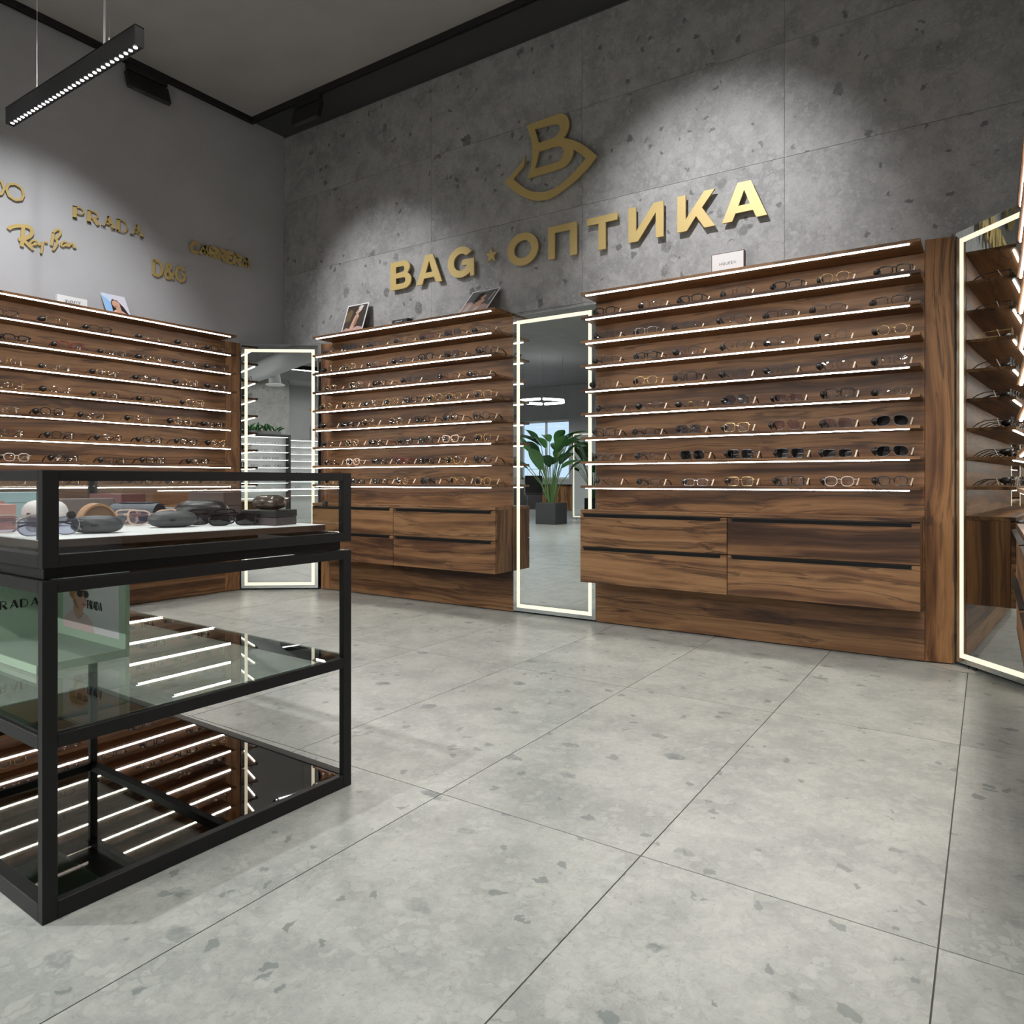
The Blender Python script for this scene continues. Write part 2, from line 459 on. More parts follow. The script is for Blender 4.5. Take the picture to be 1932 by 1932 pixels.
def cyl_spot(label, x, y, aim, energy, size=110, blend=0.8, radius=0.045):
    t = rootless('track_spotlight', label, 'track light')
    box('adapter', M_BLACKM, t, x - 0.08, x + 0.08, y - 0.016, y + 0.016, 3.72, 3.757, 0.002)
    d = (Vector(aim) - Vector((x, y, 3.6))).normalized()
    c = Vector((x, y, 3.70))
    MB().tube([c, c + d * 0.16], 0.04, 14).build('lamp_body', M_BLACKM, t)
    MB().tube([c + d * 0.161, c + d * 0.163], 0.034, 14).build('lens', pm('lamp_lens', (0.9, 0.9, 0.9), 0.4, emit=(1, 0.95, 0.88), es=6.0), t)
    spot(t, c + d * 0.19, aim, energy, size, blend, radius, (0.97, 0.98, 1.0) if size < 60 else (1.0, 0.985, 0.94))
    return t
cyl_spot('black cylinder track spotlight over the glass showcase', -2.05, 0.25, (-1.55, 1.75, 0), E_ROOM * 2.0, 58, 0.75, 0.014)
cyl_spot('black cylinder track spotlight nearest the viewer over the tiles', 0.26, 0.25, (-0.8, 1.8, 0), E_ROOM * 0.75, 90)
cyl_spot('black cylinder track spotlight over the left shelves', -3.6, 0.25, (-3.6, 1.9, 0), E_ROOM, 90)
track('lighting_track', 'black ceiling track crossing above the middle of the shop floor', [(-4.5, 1.6), (0.3, 1.6)])
cyl_spot('black cylinder track spotlight above the middle of the floor', 0.27, 1.6, (-1.1, 2.5, 0), E_ROOM * 1.4, 90)
cyl_spot('black cylinder track spotlight above the floor near the corner mirror', -2.8, 1.6, (-2.7, 2.6, 0), E_ROOM * 0.8, 85)

# wall washers on the middle track and on a short side track
cyl_spot('black cylinder track spotlight aimed at the first sign letters', -4.25, 1.6, (-3.85, 3.92, 1.90), E_WASH * 1.25, 48, 0.95, 0.012)
cyl_spot('black cylinder track spotlight aimed at the last sign letters', -1.55, 1.6, (-1.30, 3.92, 2.2), E_WASH * 1.45, 47, 0.95, 0.012)
track('lighting_track', 'short black ceiling track facing the brand names', [(-3.2, 0.4), (-3.2, 1.5)])
cyl_spot('black cylinder track spotlight aimed at the script brand name', -3.2, 1.3, (-5.067, 2.12, 1.85), E_WASH * 1.15, 51, 0.85, 0.015)

# linear pendant
pt = rootless('linear_pendant_lamp', 'black linear pendant lamp with a row of small LEDs, hung from steel wires', 'lamp')
px0, px1, py0, py1, pz0, pz1 = -4.14, -2.935, 1.546, 1.584, 2.652, 2.735
MB().box(px0, px1, py0, py0 + 0.003, pz0, pz1).box(px0, px1, py1 - 0.003, py1, pz0, pz1).box(px0, px1, py0, py1, pz1 - 0.006, pz1).build('housing', M_BLACK, pt, 0.001)
box('inner_tray', M_BLACKM, pt, px0 + 0.003, px1 - 0.003, py0 + 0.003, py1 - 0.003, pz0 + 0.0055, pz0 + 0.0265)
for x in (px0, px1 - 0.003): box('end_cap', M_BLACKM, pt, x, x + 0.003, py0 - 0.0005, py1 + 0.0005, pz0, pz1)
nc_ = 32
cell = MB().tube([(0, 0, 0), (0, 0, 0.003)], 0.0078, 10).mesh('led_cell', M_LCELL)
lou = MB().box(-0.0035, 0.0035, -0.0155, 0.0155, 0, 0.0045).mesh('louvre', M_BLACKM)
for k in range(nc_):
    x = px0 + 0.03 + (px1 - px0 - 0.06) * k / (nc_ - 1)
    c = link('led_cell', cell, pt); c.location = (x, (py0 + py1) / 2, pz0 + 0.0015)
    if k < nc_ - 1:
        l_ = link('louvre', lou, pt); l_.location = (x + (px1 - px0 - 0.06) / (nc_ - 1) / 2, (py0 + py1) / 2, pz0 + 0.0006)
for x in (-3.844, -3.172): MB().tube([(x, 1.565, pz1), (x, 1.565, ZC)], 0.0011, 5).build('suspension_wire', M_STEEL, pt)
for x in (-3.844, -3.172): MB().tube([(x, 1.565, pz1), (x, 1.565, pz1 + 0.03)], 0.004, 8).build('wire_grip', M_STEEL, pt)
MB().tube([(-3.215, 1.565, pz1), (-3.213, 1.568, 3.2), (-3.216, 1.563, ZC)], 0.0045, 7).build('power_cable', pm('clear_cable', (0.75, 0.75, 0.75), 0.3), pt)
al = bpy.data.lights.new('pendant_light', 'AREA'); al.shape = 'RECTANGLE'; al.size = 1.1; al.size_y = 0.025; al.energy = E_PEND; al.color = (0.97, 0.98, 1)
ao = bpy.data.objects.new('pendant_light', al); C.objects.link(ao); ao.location = (-3.5375, 1.565, pz0 - 0.002); ao.parent = pt

# ================================================================== wall display units
UW = 1.768
SHELF_Z = [1.973 - 0.14165 * k for k in range(9)]        # tops, from the highest down
def display_unit(label, origin, rz, x_sh=(0.0, UW), filler=None, top=1.973):
    t = thing('wall_display_unit', label, 'shelving unit', (*origin, 0), rz)
    box('lower_board', M_WOOD_H, t, 0, UW, 0, 0.062, 0.006, 0.108)
    box('back_panel', M_WOOD_H, t, 0, UW, 0, 0.062, 0.1095, SHELF_Z[0] - 0.016)
    for k, z in enumerate(SHELF_Z):
        s = box('shelf', M_WOOD_H, t, x_sh[0], x_sh[1], -0.2, -0.0005 if k else 0.062, z - 0.015, z, 0.0008)
        box('led_strip', M_LED, s, x_sh[0] + 0.03, x_sh[1] - 0.045, -0.190, -0.182, z - 0.0198, z - 0.0152)
    # drawer block
    zt, zb, zm = 0.697, 0.272, 0.482
    x0, x1, xm = x_sh[0], x_sh[1], 0.875
    MB().box(x0, x1, -0.178, -0.0005, zb, zt - 0.0195).build('cabinet_body', M_WOOD_V, t)
    box('cabinet_top', M_WOOD_H, t, x0, x1, -0.2, -0.0005, zt - 0.019, zt, 0.0008)
    for (a, b) in ((x0, xm - 0.002), (xm + 0.002, x1)):
        for (c, d) in ((zb, zm - 0.003), (zm + 0.001, zt - 0.024)):
            dr = box('drawer', M_WOOD_H, t, a, b, -0.2, -0.179, c, d, 0.0008)
            h = MB()
            ha, hb = a + 0.022, b - 0.035
            prof = [(-0.179, d + 0.0045), (-0.203, d + 0.0045), (-0.217, d + 0.001), (-0.217, d - 0.002), (-0.203, d - 0.0005), (-0.2005, d - 0.018), (-0.2002, d + 0.0005), (-0.179, d + 0.0005)]
            h.prism([(ha, y, z) for y, z in prof], (hb - ha, 0, 0))
            h.build('handle', M_BLACK, dr)
    for f in filler or []:
        (ax, ay), (bx, by), zz = f
        d = Vector((bx - ax, by - ay, 0)); n = Vector((-d.y, d.x, 0)).normalized() * 0.018
        MB().prism([(ax, ay, 0.006), (bx, by, 0.006), (bx, by, zz), (ax, ay, zz)], n).build('filler_panel', M_WOOD_V, t)
    return t
display_unit('walnut shelving unit with lit shelves between the tall mirror and the wooden pillar', (-2.026, 3.848), 0, (0.0, UW - 0.004),
             [((UW + 0.002, 0.002), (UW + 0.122, 0.022), 2.02)])
display_unit('walnut shelving unit with lit shelves between the corner mirror and the tall mirror', (-4.405, 3.848), 0, (0.028, UW - 0.008),
             [((-0.085, -0.02), (-0.001, 0.001), 1.957)])
display_unit('walnut shelving unit with lit shelves on the plaster wall below the brand names', (-5.02, 1.572), R(90), (0.0, UW - 0.036),
             [((UW + 0.001, 0.001), (UW + 0.115, -0.02), 1.957)])
display_unit('walnut shelving unit at the edge of the view facing the other shelves', (0.294, 3.42), R(-90), (0.0, UW),
             [])

# rough mortar left at the foot of the pillar
tag(MB().prism([(-0.252, 3.835, 0.0006), (-0.215, 3.842, 0.0006), (-0.15, 3.838, 0.0006), (-0.06, 3.79, 0.0006), (-0.045, 3.74, 0.0006), (-0.10, 3.735, 0.0006), (-0.17, 3.765, 0.0006), (-0.225, 3.80, 0.0006)], (0, 0, 0.003)).build('mortar_patch', plaster('rough_mortar', (0.36, 0.33, 0.29), 0.9, 1.0, 60.0), None, 0.001), 'rough pale mortar patch on the floor at the foot of the pillar', 'mortar')

# ================================================================== lit mirrors
def lit_mirror(label, p0, rz, width, z0, z1):
    t = thing('lit_mirror', label, 'mirror', (*p0, 0), rz)
    box('mirror_glass', M_MIRROR, t, 0.0015, width - 0.0015, 0.0, 0.005, z0 + 0.0015, z1 - 0.0015)
    MB().box(0, width, 0.0052, 0.03, z0, z1).build('backing', M_STEEL, t)
    MB().box(0, 0.0014, 0.0003, 0.0051, z0, z1).box(width - 0.0014, width, 0.0003, 0.0051, z0, z1).box(0, width, 0.0003, 0.0051, z1 - 0.0014, z1).box(0, width, 0.0003, 0.0051, z0, z0 + 0.0014).build('glass_edge', M_MEDGE, t)
    i, bw = 0.027, 0.024
    x0, x1, a, b = i, width - i, z0 + i - 0.004, z1 - i - 0.008
    bd = MB()
    bd.box(x0, x0 + bw, -0.0006, -0.0001, a, b).box(x1 - bw, x1, -0.0006, -0.0001, a, b)
    bd.box(x0 + bw, x1 - bw, -0.0006, -0.0001, b - bw, b).box(x0 + bw, x1 - bw, -0.0006, -0.0001, a, a + bw)
    bd.build('light_band', M_RING, t)
    for fx in (0.1, width - 0.1): MB().tube([(fx, 0.018, 0.0005), (fx, 0.018, z0 + 0.001)], 0.008, 8).build('foot', M_BLACKM, t)
    return t
lit_mirror('tall mirror with a glowing border between two walnut shelving units', (-2.641, 3.847), 0, 0.611, 0.012, 1.953)
lit_mirror('mirror with a glowing border set across the far room corner', (-4.997, 3.463), R(35.3), 0.602, 0.012, 1.948)
lit_mirror('mirror with a glowing border angled beside the wooden pillar', (-0.132, 3.874), R(-48.5), 0.62, 0.018, 2.035)

# ================================================================== eyeglasses
def sgn_pow(v, p): return math.copysign(abs(v) ** p, v)
def lens_outline(kind, n=20):
    """points (x, z) for the lens on the viewer's right, centre at 0; x outward positive"""
    P_ = []
    for i in range(n):
        a = 2 * math.pi * i / n
        c, s = math.cos(a), math.sin(a)
        if kind == 'rect': x, z = 0.0265 * sgn_pow(c, 0.55), 0.0165 * sgn_pow(s, 0.6)
        elif kind == 'round': x, z = 0.0235 * c, 0.0228 * s
        elif kind == 'panto': x, z = 0.025 * sgn_pow(c, 0.8), 0.0205 * sgn_pow(s, 0.8) ; x *= 1 + 0.07 * s
        elif kind == 'square': x, z = 0.0262 * sgn_pow(c, 0.5), 0.0205 * sgn_pow(s, 0.5); x *= 1 + 0.05 * s
        elif kind == 'aviator': x, z = 0.027 * sgn_pow(c, 0.75), 0.0215 * sgn_pow(s, 0.75); x += 0.005 * (-s) * (c > -2) - 0.003 * s * c; x *= 1 + 0.10 * s
        elif kind == 'cat': x, z = 0.0265 * sgn_pow(c, 0.75), 0.0195 * sgn_pow(s, 0.75); z += 0.006 * max(0, c) * max(0, s + 0.3); x *= 1 + 0.10 * s
        elif kind == 'geo':
            k = round(a / (math.pi / 4)) ; x, z = 0.0255 * c * (0.93 + 0.07 * math.cos(8 * a)), 0.022 * s * (0.93 + 0.07 * math.cos(8 * a))
        P_.append((x, z))
    return P_
GC = 0.0335
def frame_mesh(kind, rim, style):
    mb = MB(); o = lens_outline(kind)
    zb = -min(z for x, z in o) + rim
    for s in (-1, 1):
        pts = [(s * (GC + x), 0.0025 * abs(x) / 0.026, zb + z) for x, z in o]
        if style == 'full': mb.tube(pts, rim, 4, closed=True)
        elif style == 'half':
            up = [p for p in pts if p[2] > zb - 0.003]
            up.sort(key=lambda p: p[0]); mb.tube(up, rim, 4)
    hz = zb + 0.009
    xi = GC - 0.0225
    mb.tube([(-xi, 0.0005, zb + 0.006), (0, -0.001, zb + 0.0105), (xi, 0.0005, zb + 0.006)], max(rim * 0.9, 0.0009), 4)
    if style == 'bar': mb.tube([(-GC, 0, zb + 0.02), (GC, 0, zb + 0.02)], 0.001, 4)
    for s in (-1, 1):
        mb.tube([(s * (GC + 0.0245), 0.001, hz), (s * (GC + 0.033), 0.002, hz + 0.001), (s * (GC + 0.0345), 0.008, hz + 0.001)], max(rim, 0.0011), 4)
        mb.tube([(s * 0.0085, 0.001, zb - 0.001), (s * 0.0065, 0.008, zb - 0.004), (s * 0.0075, 0.01, zb - 0.009)], 0.0008, 4)
    return mb, zb, hz
def temple_mesh(s, hz, r):
    x = s * (GC + 0.0345)
    return MB().tube([(x, 0.006, hz + 0.001), (x * 1.0, 0.05, hz), (x * 0.99, 0.095, hz - 0.001), (x * 0.96, 0.122, hz * 0.62), (x * 0.94, 0.142, 0.004)], [r, r, r * 1.1, r * 1.3, r * 1.1], 4)
clipmb = MB()
_pts = []
_n = 8
for k, (yy, rr) in enumerate(((-0.024, 0.004), (-0.018, 0.0115), (-0.005, 0.0155), (0.009, 0.0140), (0.018, 0.009), (0.024, 0.003))):
    _pts.append(((0, yy, 0), rr))
clipmb.tube([p for p, r in _pts], [r for p, r in _pts], 8)
clipmb.box(-0.003, 0.003, -0.006, 0.006, -0.019, 0.0)
CLIP = clipmb.mesh('security_clip', pm('clip_black', (0.012, 0.012, 0.013), 0.3))
for p in CLIP.polygons: p.use_smooth = True
TAG = MB().prism([(0.0040, 0, 0.006), (0.0100, 0, 0.006), (0.0000, -0.008, -0.024), (-0.0065, -0.008, -0.024)], (0, 0.0008, 0)).mesh('price_tag', pm('tag_paper', (0.60, 0.54, 0.45), 0.6))
FCOL = {
    'black': pm('frame_black', (0.010, 0.010, 0.011), 0.22),
    'dark grey': pm('frame_gunmetal', (0.06, 0.06, 0.065), 0.3, 0.8),
    'gold': pm('frame_gold', (0.72, 0.52, 0.25), 0.25, 1.0),
    'silver': pm('frame_silver', (0.66, 0.66, 0.68), 0.22, 1.0),
    'brown': pm('frame_tortoise', (0.09, 0.035, 0.015), 0.25),
    'red': pm('frame_red', (0.18, 0.012, 0.015), 0.25),
    'pale pink': pm('frame_pale', (0.72, 0.55, 0.46), 0.3),
    'clear': pm('frame_clear', (0.55, 0.5, 0.45), 0.2),
}
LCOL = {
    'clear': thin_glass('lens_clear', (0.90, 0.91, 0.93), 1.9),
    'sun': thin_glass('lens_dark', (0.02, 0.02, 0.022), 1.6),
    'tint': thin_glass('lens_violet', (0.58, 0.50, 0.60), 1.75),
    'blue': thin_glass('lens_blue', (0.40, 0.43, 0.55), 1.8),
}
GCACHE = {}
def glasses_data(kind, rim, style, col, lens):
    key = (kind, rim, style, col, lens)
    if key in GCACHE: return GCACHE[key]
    mb, zb, hz = frame_mesh(kind, rim, style)
    fm = mb.mesh('eyeglasses', FCOL[col])
    lm = []
    o = lens_outline(kind, 20)
    for s in (-1, 1):
        l = MB()
        pts = [(s * (GC + x * 0.98), 0.0025 * abs(x) / 0.026, zb + z * 0.98) for x, z in o]
        l.add([(s * GC, -0.001, zb)] + pts, [(0, 1 + i, 1 + (i + 1) % 20) if s < 0 else (0, 1 + (i + 1) % 20, 1 + i) for i in range(20)])
        lm.append(l.mesh('lens', LCOL[lens]))
    tc = FCOL['black'] if col in ('gold', 'silver', 'dark grey') and rim < 0.0012 and (len(GCACHE) % 2) else FCOL[col]
    tr = 0.0013 if rim < 0.0014 else 0.0024
    tm = [temple_mesh(s, hz, tr).mesh('temple', tc) for s in (-1, 1)]
    GCACHE[key] = (fm, lm, tm, hz)
    return GCACHE[key]
def folded_temple(s, hz, r, k):
    x = s * (GC + 0.0345)
    return MB().tube([(x, 0.006, hz), (x * 0.93, 0.011 + 0.004 * k, hz), (-x * 0.4, 0.012 + 0.004 * k, hz - 0.002), (-x * 0.80, 0.013 + 0.004 * k, hz * 0.7), (-x * 0.95, 0.014 + 0.004 * k, hz * 0.35)], [r, r, r, r * 1.3, r * 1.1], 4)
def glasses(label, loc, rz, kind, rim, style, col, lens, group, extras=True, name=None, folded=False):
    fm, lm, tm, hz = glasses_data(kind, rim, style, col, lens)
    o = link(name or ('sunglasses' if lens == 'sun' else 'eyeglasses'), fm)
    o.location = loc; o.rotation_euler = (0, 0, rz)
    if extras: o.scale = (1.10, 1.10, 1.12)
    tag(o, label, 'sunglasses' if lens == 'sun' else 'glasses', group)
    for m in lm: link('lens', m, o)
    if folded: tm = [folded_temple(s, hz, 0.0024, k).mesh('temple', FCOL[col]) for k, s in enumerate((-1, 1))]
    for m in tm: link('temple', m, o)
    if extras:
        c = link('security_clip', CLIP, o); c.location = (-(GC + 0.036), 0.034 + rnd.uniform(-0.006, 0.006), hz - 0.006); c.rotation_euler = (0, 0, rnd.uniform(-0.3, 0.5))
        g = link('price_tag', TAG, o); g.location = (GC + 0.034, 0.05 + rnd.uniform(-0.01, 0.012), hz - 0.001); g.rotation_euler = (rnd.uniform(-0.2, 0.2), 0, 0.4)
    return o
# style shorthand: (shape, rim radius, rim style, colour, lens, words)
ST = {
    'K': ('rect', 0.0031, 'full', 'black', 'clear', 'thick black rectangular'),
    'k': ('rect', 0.0018, 'full', 'black', 'clear', 'slim black rectangular'),
    'Q': ('square', 0.0029, 'full', 'black', 'clear', 'black square'),
    'q': ('square', 0.0017, 'full', 'dark grey', 'clear', 'dark grey square'),
    'h': ('rect', 0.0017, 'half', 'dark grey', 'clear', 'dark half-rim'),
    'H': ('square', 0.0023, 'half', 'black', 'clear', 'black half-rim'),
    'p': ('panto', 0.0013, 'full', 'dark grey', 'clear', 'fine dark rounded'),
    'P': ('panto', 0.0026, 'full', 'black', 'clear', 'black rounded'),
    'g': ('panto', 0.0012, 'full', 'gold', 'clear', 'fine gold rounded'),
    'G': ('square', 0.0012, 'full', 'gold', 'clear', 'fine gold square'),
    's': ('rect', 0.0012, 'full', 'silver', 'clear', 'fine silver rectangular'),
    'o': ('round', 0.0012, 'full', 'dark grey', 'clear', 'fine dark round'),
    'O': ('round', 0.0012, 'full', 'gold', 'clear', 'fine gold round'),
    'r': ('rect', 0.0010, 'none', 'gold', 'clear', 'rimless gold'),
    'R': ('panto', 0.0010, 'none', 'silver', 'clear', 'rimless silver'),
    'b': ('panto', 0.0023, 'full', 'brown', 'clear', 'brown rounded'),
    'B': ('rect', 0.0023, 'full', 'brown', 'tint', 'violet-tinted brown'),
    'T': ('aviator', 0.0018, 'full', 'brown', 'tint', 'violet-tinted aviator'),
    't': ('square', 0.0016, 'full', 'dark grey', 'tint', 'violet-tinted grey'),
    'A': ('aviator', 0.0021, 'full', 'black', 'blue', 'blue-tinted aviator'),
    'a': ('square', 0.0018, 'full', 'dark grey', 'blue', 'blue-tinted grey'),
    'S': ('square', 0.0021, 'full', 'black', 'sun', 'black square'),
    'Z': ('aviator', 0.0016, 'full', 'dark grey', 'sun', 'black aviator'),
    'X': ('rect', 0.0018, 'full', 'black', 'sun', 'black narrow'),
    'c': ('cat', 0.0029, 'full', 'black', 'clear', 'black cat-eye'),
    'C': ('cat', 0.0031, 'full', 'pale pink', 'clear', 'pale pink cat-eye'),
    'x': ('cat', 0.0023, 'full', 'red', 'clear', 'red cat-eye'),
    'w': ('panto', 0.0021, 'full', 'clear', 'clear', 'translucent beige'),
    'e': ('geo', 0.0012, 'full', 'gold', 'clear', 'fine gold angular'),
}
ROWW = ['top', 'second', 'third', 'fourth', 'fifth', 'sixth', 'seventh', 'lowest']
MAIN = [[-1.88, -1.59, -1.36, -1.12, -0.85, -0.63, -0.37], [-1.88, -1.62, -1.39, -1.13, -0.89, -0.66, -0.39], [-1.89, -1.62, -1.38, -1.12, -0.89, -0.64, -0.38], [-1.9, -1.62, -1.39, -1.12, -0.89, -0.63, -0.38], [-1.86, -1.6, -1.36, -1.11, -0.85, -0.61, -0.38], [-1.88, -1.63, -1.37, -1.11, -0.86, -0.62, -0.38], [-1.88, -1.61, -1.35, -1.09, -0.84, -0.62, -0.38], [-1.87, -1.6, -1.33, -1.09, -0.84, -0.61, -0.38]]
MAINS = ['KpKpKgK', 'qshqkhk', 'qKpoqoe', 'pgQpppq', 'pRrABQh', 'QkaGTtZ', 'ppSSSXZ', 'pksGQwP']
MID = [[-4.24, -4.01, -3.75, -3.49, -3.25, -3.02, -2.78], [-4.25, -4.01, -3.76, -3.51, -3.26, -3.03, -2.76], [-4.22, -3.94, -3.7, -3.42, -3.08, -2.83], [-4.27, -4.03, -3.8, -3.58, -3.4, -3.18, -3.01, -2.77], [-4.26, -4.03, -3.81, -3.54, -3.29, -3.04, -2.78], [-4.25, -3.98, -3.74, -3.45, -3.26, -3.04, -2.77], [-4.22, -3.97, -3.7, -3.48, -3.25, -3.02, -2.77], [-4.21, -3.92, -3.69, -3.48, -3.24, -2.98, -2.77]]
MIDS = ['papotap', 'ogpaQaP', 'gGKpbq', 'ggpeQOgG', 'pKOgPPP', 'pgKKPCg', 'bCcxPgc', 'OKKbaO']
MIDS[7] = 'gKKeaOg'
LEFT = [[1.81, 2.09, 2.34, 2.68, 2.95, 3.18], [1.87, 2.16, 2.43, 2.68, 2.93, 3.18], [1.83, 2.09, 2.38, 2.66, 2.94, 3.18], [1.84, 2.1, 2.39, 2.68, 2.99], [1.81, 2.06, 2.31, 2.6, 2.9, 3.15], [1.84, 2.12, 2.41, 2.68, 2.94, 3.19], [1.87, 2.14, 2.43, 2.7, 3.03], [1.85, 2.15, 2.62, 2.88, 3.13]]
LEFTS = ['kgkrpk', 'KxsgRp', 'gsgkGp', 'gRpkG', 'sPpROk', 'pPbPPG', 'wQkQP', 'gkPkp']
def row_of(rows_, styles, where, place, group):
    for k, (xs, ss) in enumerate(zip(rows_, styles)):
        z = SHELF_Z[k + 1]
        for i, (x, c) in enumerate(zip(xs, ss)):
            kind, rim, sty, col, lens, words = ST[c]
            nm = 'sunglasses' if lens == 'sun' else 'glasses'
            lab = '%s %s, %s from left in the %s row %s' % (words, nm, ORD[i], ROWW[k], where)
            loc, rz = place(x, z)
            glasses(lab, loc, rz + rnd.uniform(-0.07, 0.07), kind, rim, sty, col, lens, group)
row_of(MAIN, MAINS, 'right of tall mirror', lambda x, z: ((x, 3.672, z + 0.0002), 0.0), 'glasses on the shelves right of the tall mirror')
row_of(MID, MIDS, 'between both mirrors', lambda x, z: ((x, 3.680, z + 0.0002), 0.0), 'glasses on the shelves between both mirrors')
row_of(LEFT, LEFTS, 'below brand names', lambda x, z: ((-4.853, x, z + 0.0002), R(90)), 'glasses on the shelves below the brand names')
# the unit at the edge of the view shows only its shelf ends: a few pairs near its end
for k in range(8):
    for i in range(2):
        c = 'KpgQkSPo'[(k + i * 3) % 8]
        kind, rim, sty, col, lens, words = ST[c]
        glasses('%s %s, %s pair on the %s row at the view edge' % (words, 'sunglasses' if lens == 'sun' else 'glasses', ORD[i], ROWW[k]),
                (0.127, 3.30 - 0.26 * i, SHELF_Z[k + 1] + 0.0002), R(-90), kind, rim, sty, col, lens, 'glasses on the shelves at the view edge')

# ================================================================== lettering
def curve_mesh(name, loops, depth, mat_):
    cu = bpy.data.curves.new(name, 'CURVE'); cu.dimensions = '2D'; cu.fill_mode = 'BOTH'
    cu.extrude = depth / 2; cu.bevel_depth = 0
    for lp in loops:
        sp = cu.splines.new('POLY'); sp.points.add(len(lp) - 1)
        for p, (x, y) in zip(sp.points, lp): p.co = (x, y, 0, 1)
        sp.use_cyclic_u = True
    ob = bpy.data.objects.new(name + '_tmp', cu)
    me = bpy.data.meshes.new_from_object(ob)
    bpy.data.objects.remove(ob); bpy.data.curves.remove(cu)
    me.name = name; me.materials.clear(); me.materials.append(mat_)
    return me
def arc(cx, cy, rx, ry, a0, a1, n=14):
    return [(cx + rx * math.cos(R(a0 + (a1 - a0) * i / n)), cy + ry * math.sin(R(a0 + (a1 - a0) * i / n))) for i in range(n + 1)]
def big_letter(ch):
    t = 0.235
    if ch == 'B':
        return 0.92, [[(0, 0), (0.60, 0)] + arc(0.62, 0.285, 0.30, 0.285, -90, 62) + arc(0.57, 0.745, 0.285, 0.255, -38, 90) + [(0, 1)],
                      [(0.25, 0.19), (0.58, 0.19)] + arc(0.58, 0.295, 0.10, 0.105, -90, 90, 8) + [(0.25, 0.40)],
                      [(0.25, 0.59), (0.54, 0.59)] + arc(0.54, 0.70, 0.09, 0.11, -90, 90, 8) + [(0.25, 0.81)]]
    if ch == 'A':
        w_ = 1.12
        return w_, [[(0, 0), (0.26, 0), (0.345, 0.20), (w_ - 0.345, 0.20), (w_ - 0.26, 0), (w_, 0), (w_ / 2 + 0.165, 1), (w_ / 2 - 0.165, 1)],
                    [(0.415, 0.385), (w_ - 0.415, 0.385), (w_ / 2, 0.78)]]
    if ch == 'G':
        return 1.06, [arc(0.53, 0.5, 0.53, 0.52, 36, 308, 30) + [(0.90, 0.115), (0.90, -0.02), (1.05, -0.02), (1.05, 0.56), (0.58, 0.56), (0.58, 0.375), (0.76, 0.375)] + arc(0.53, 0.5, 0.28, 0.285, 318, 42, 24)]
    if ch == 'O':
        return 1.10, [arc(0.55, 0.5, 0.55, 0.52, 0, 352, 44), arc(0.55, 0.5, 0.305, 0.285, 0, 352, 44)]
    if ch == 'PI':
        w_ = 1.0
        return w_, [[(0, 0), (t, 0), (t, 1 - 0.21), (w_ - t, 1 - 0.21), (w_ - t, 0), (w_, 0), (w_, 1), (0, 1)]]
    if ch == 'T':
        w_ = 1.0
        return w_, [[(w_ / 2 - t / 2, 0), (w_ / 2 + t / 2, 0), (w_ / 2 + t / 2, 0.79), (w_, 0.79), (w_, 1), (0, 1), (0, 0.79), (w_ / 2 - t / 2, 0.79)]]
    if ch == 'I':
        w_ = 1.08
        return w_, [[(0, 0), (0.30, 0), (w_ - t, 0.72), (w_ - t, 0), (w_, 0), (w_, 1), (w_ - 0.30, 1), (t, 0.28), (t, 1), (0, 1)]]
    if ch == 'K':
        return 1.06, [[(0, 0), (0.27, 0), (0.53, 0.36), (0.76, 0), (1.06, 0), (0.70, 0.56), (1.05, 1), (0.76, 1), (t, 0.32), (t, 1), (0, 1)]]
    if ch == 'STAR':
        return 1.0, [[(0.5 + (0.5 if i % 2 == 0 else 0.2) * math.sin(math.pi * i / 5), 0.5 + (0.5 if i % 2 == 0 else 0.2) * math.cos(math.pi * i / 5)) for i in range(10)]]
sg = thing('store_sign', 'large gold letters reading BAG ОПТИКА with a small star on the stone wall', 'sign', (-3.783, 3.90, 2.292))
for ch, xa, xb, z0, hh in (('B', -3.783, -3.575, 2.292, 0.207), ('A', -3.523, -3.281, 2.292, 0.207), ('G', -3.228, -2.991, 2.292, 0.207),
                           ('STAR', -2.900, -2.790, 2.343, 0.110), ('O', -2.712, -2.467, 2.292, 0.207), ('PI', -2.392, -2.180, 2.292, 0.207),
                           ('T', -2.108, -1.897, 2.290, 0.207), ('I', -1.825, -1.600, 2.297, 0.207), ('K', -1.515, -1.292, 2.300, 0.207), ('A', -1.253, -1.006, 2.302, 0.207)):
    w_, loops = big_letter(ch)
    sx = (xb - xa) / w_
    me = curve_mesh('letter', [[(x * sx, y * hh) for x, y in lp] for lp in loops], 0.012, M_GOLD)
    o = link('star' if ch == 'STAR' else 'letter', me, sg)
    o.rotation_euler = (R(90), 0, 0); o.location = (xa + 3.783, 3.885 - 3.90, z0 - 2.292)
# stand-off pins are hidden; emblem above
EMB = [(-2.561, 3.205), (-2.325, 3.215), (-2.284, 3.208), (-2.254, 3.182), (-2.238, 3.143), (-2.243, 3.101), (-2.264, 3.067), (-2.279, 3.05), (-2.204, 3.017), (-2.125, 2.962), (-2.04, 2.877), (-2.105, 2.816), (-2.204, 2.753), (-2.325, 2.701), (-2.386, 2.684), (-2.46, 2.689), (-2.534, 2.711), (-2.621, 2.761), (-2.688, 2.817), (-2.738, 2.872), (-2.665, 2.922), (-2.599, 2.97), (-2.569, 3.009), (-2.581, 2.945), (-2.632, 2.909), (-2.665, 2.876), (-2.61, 2.822), (-2.545, 2.772), (-2.46, 2.742), (-2.386, 2.737), (-2.314, 2.752), (-2.213, 2.807), (-2.154, 2.853), (-2.117, 2.879), (-2.164, 2.925), (-2.208, 2.959), (-2.213, 2.92), (-2.233, 2.89), (-2.264, 2.871), (-2.304, 2.859), (-2.556, 2.855), (-2.521, 2.942), (-2.515, 3.075)]
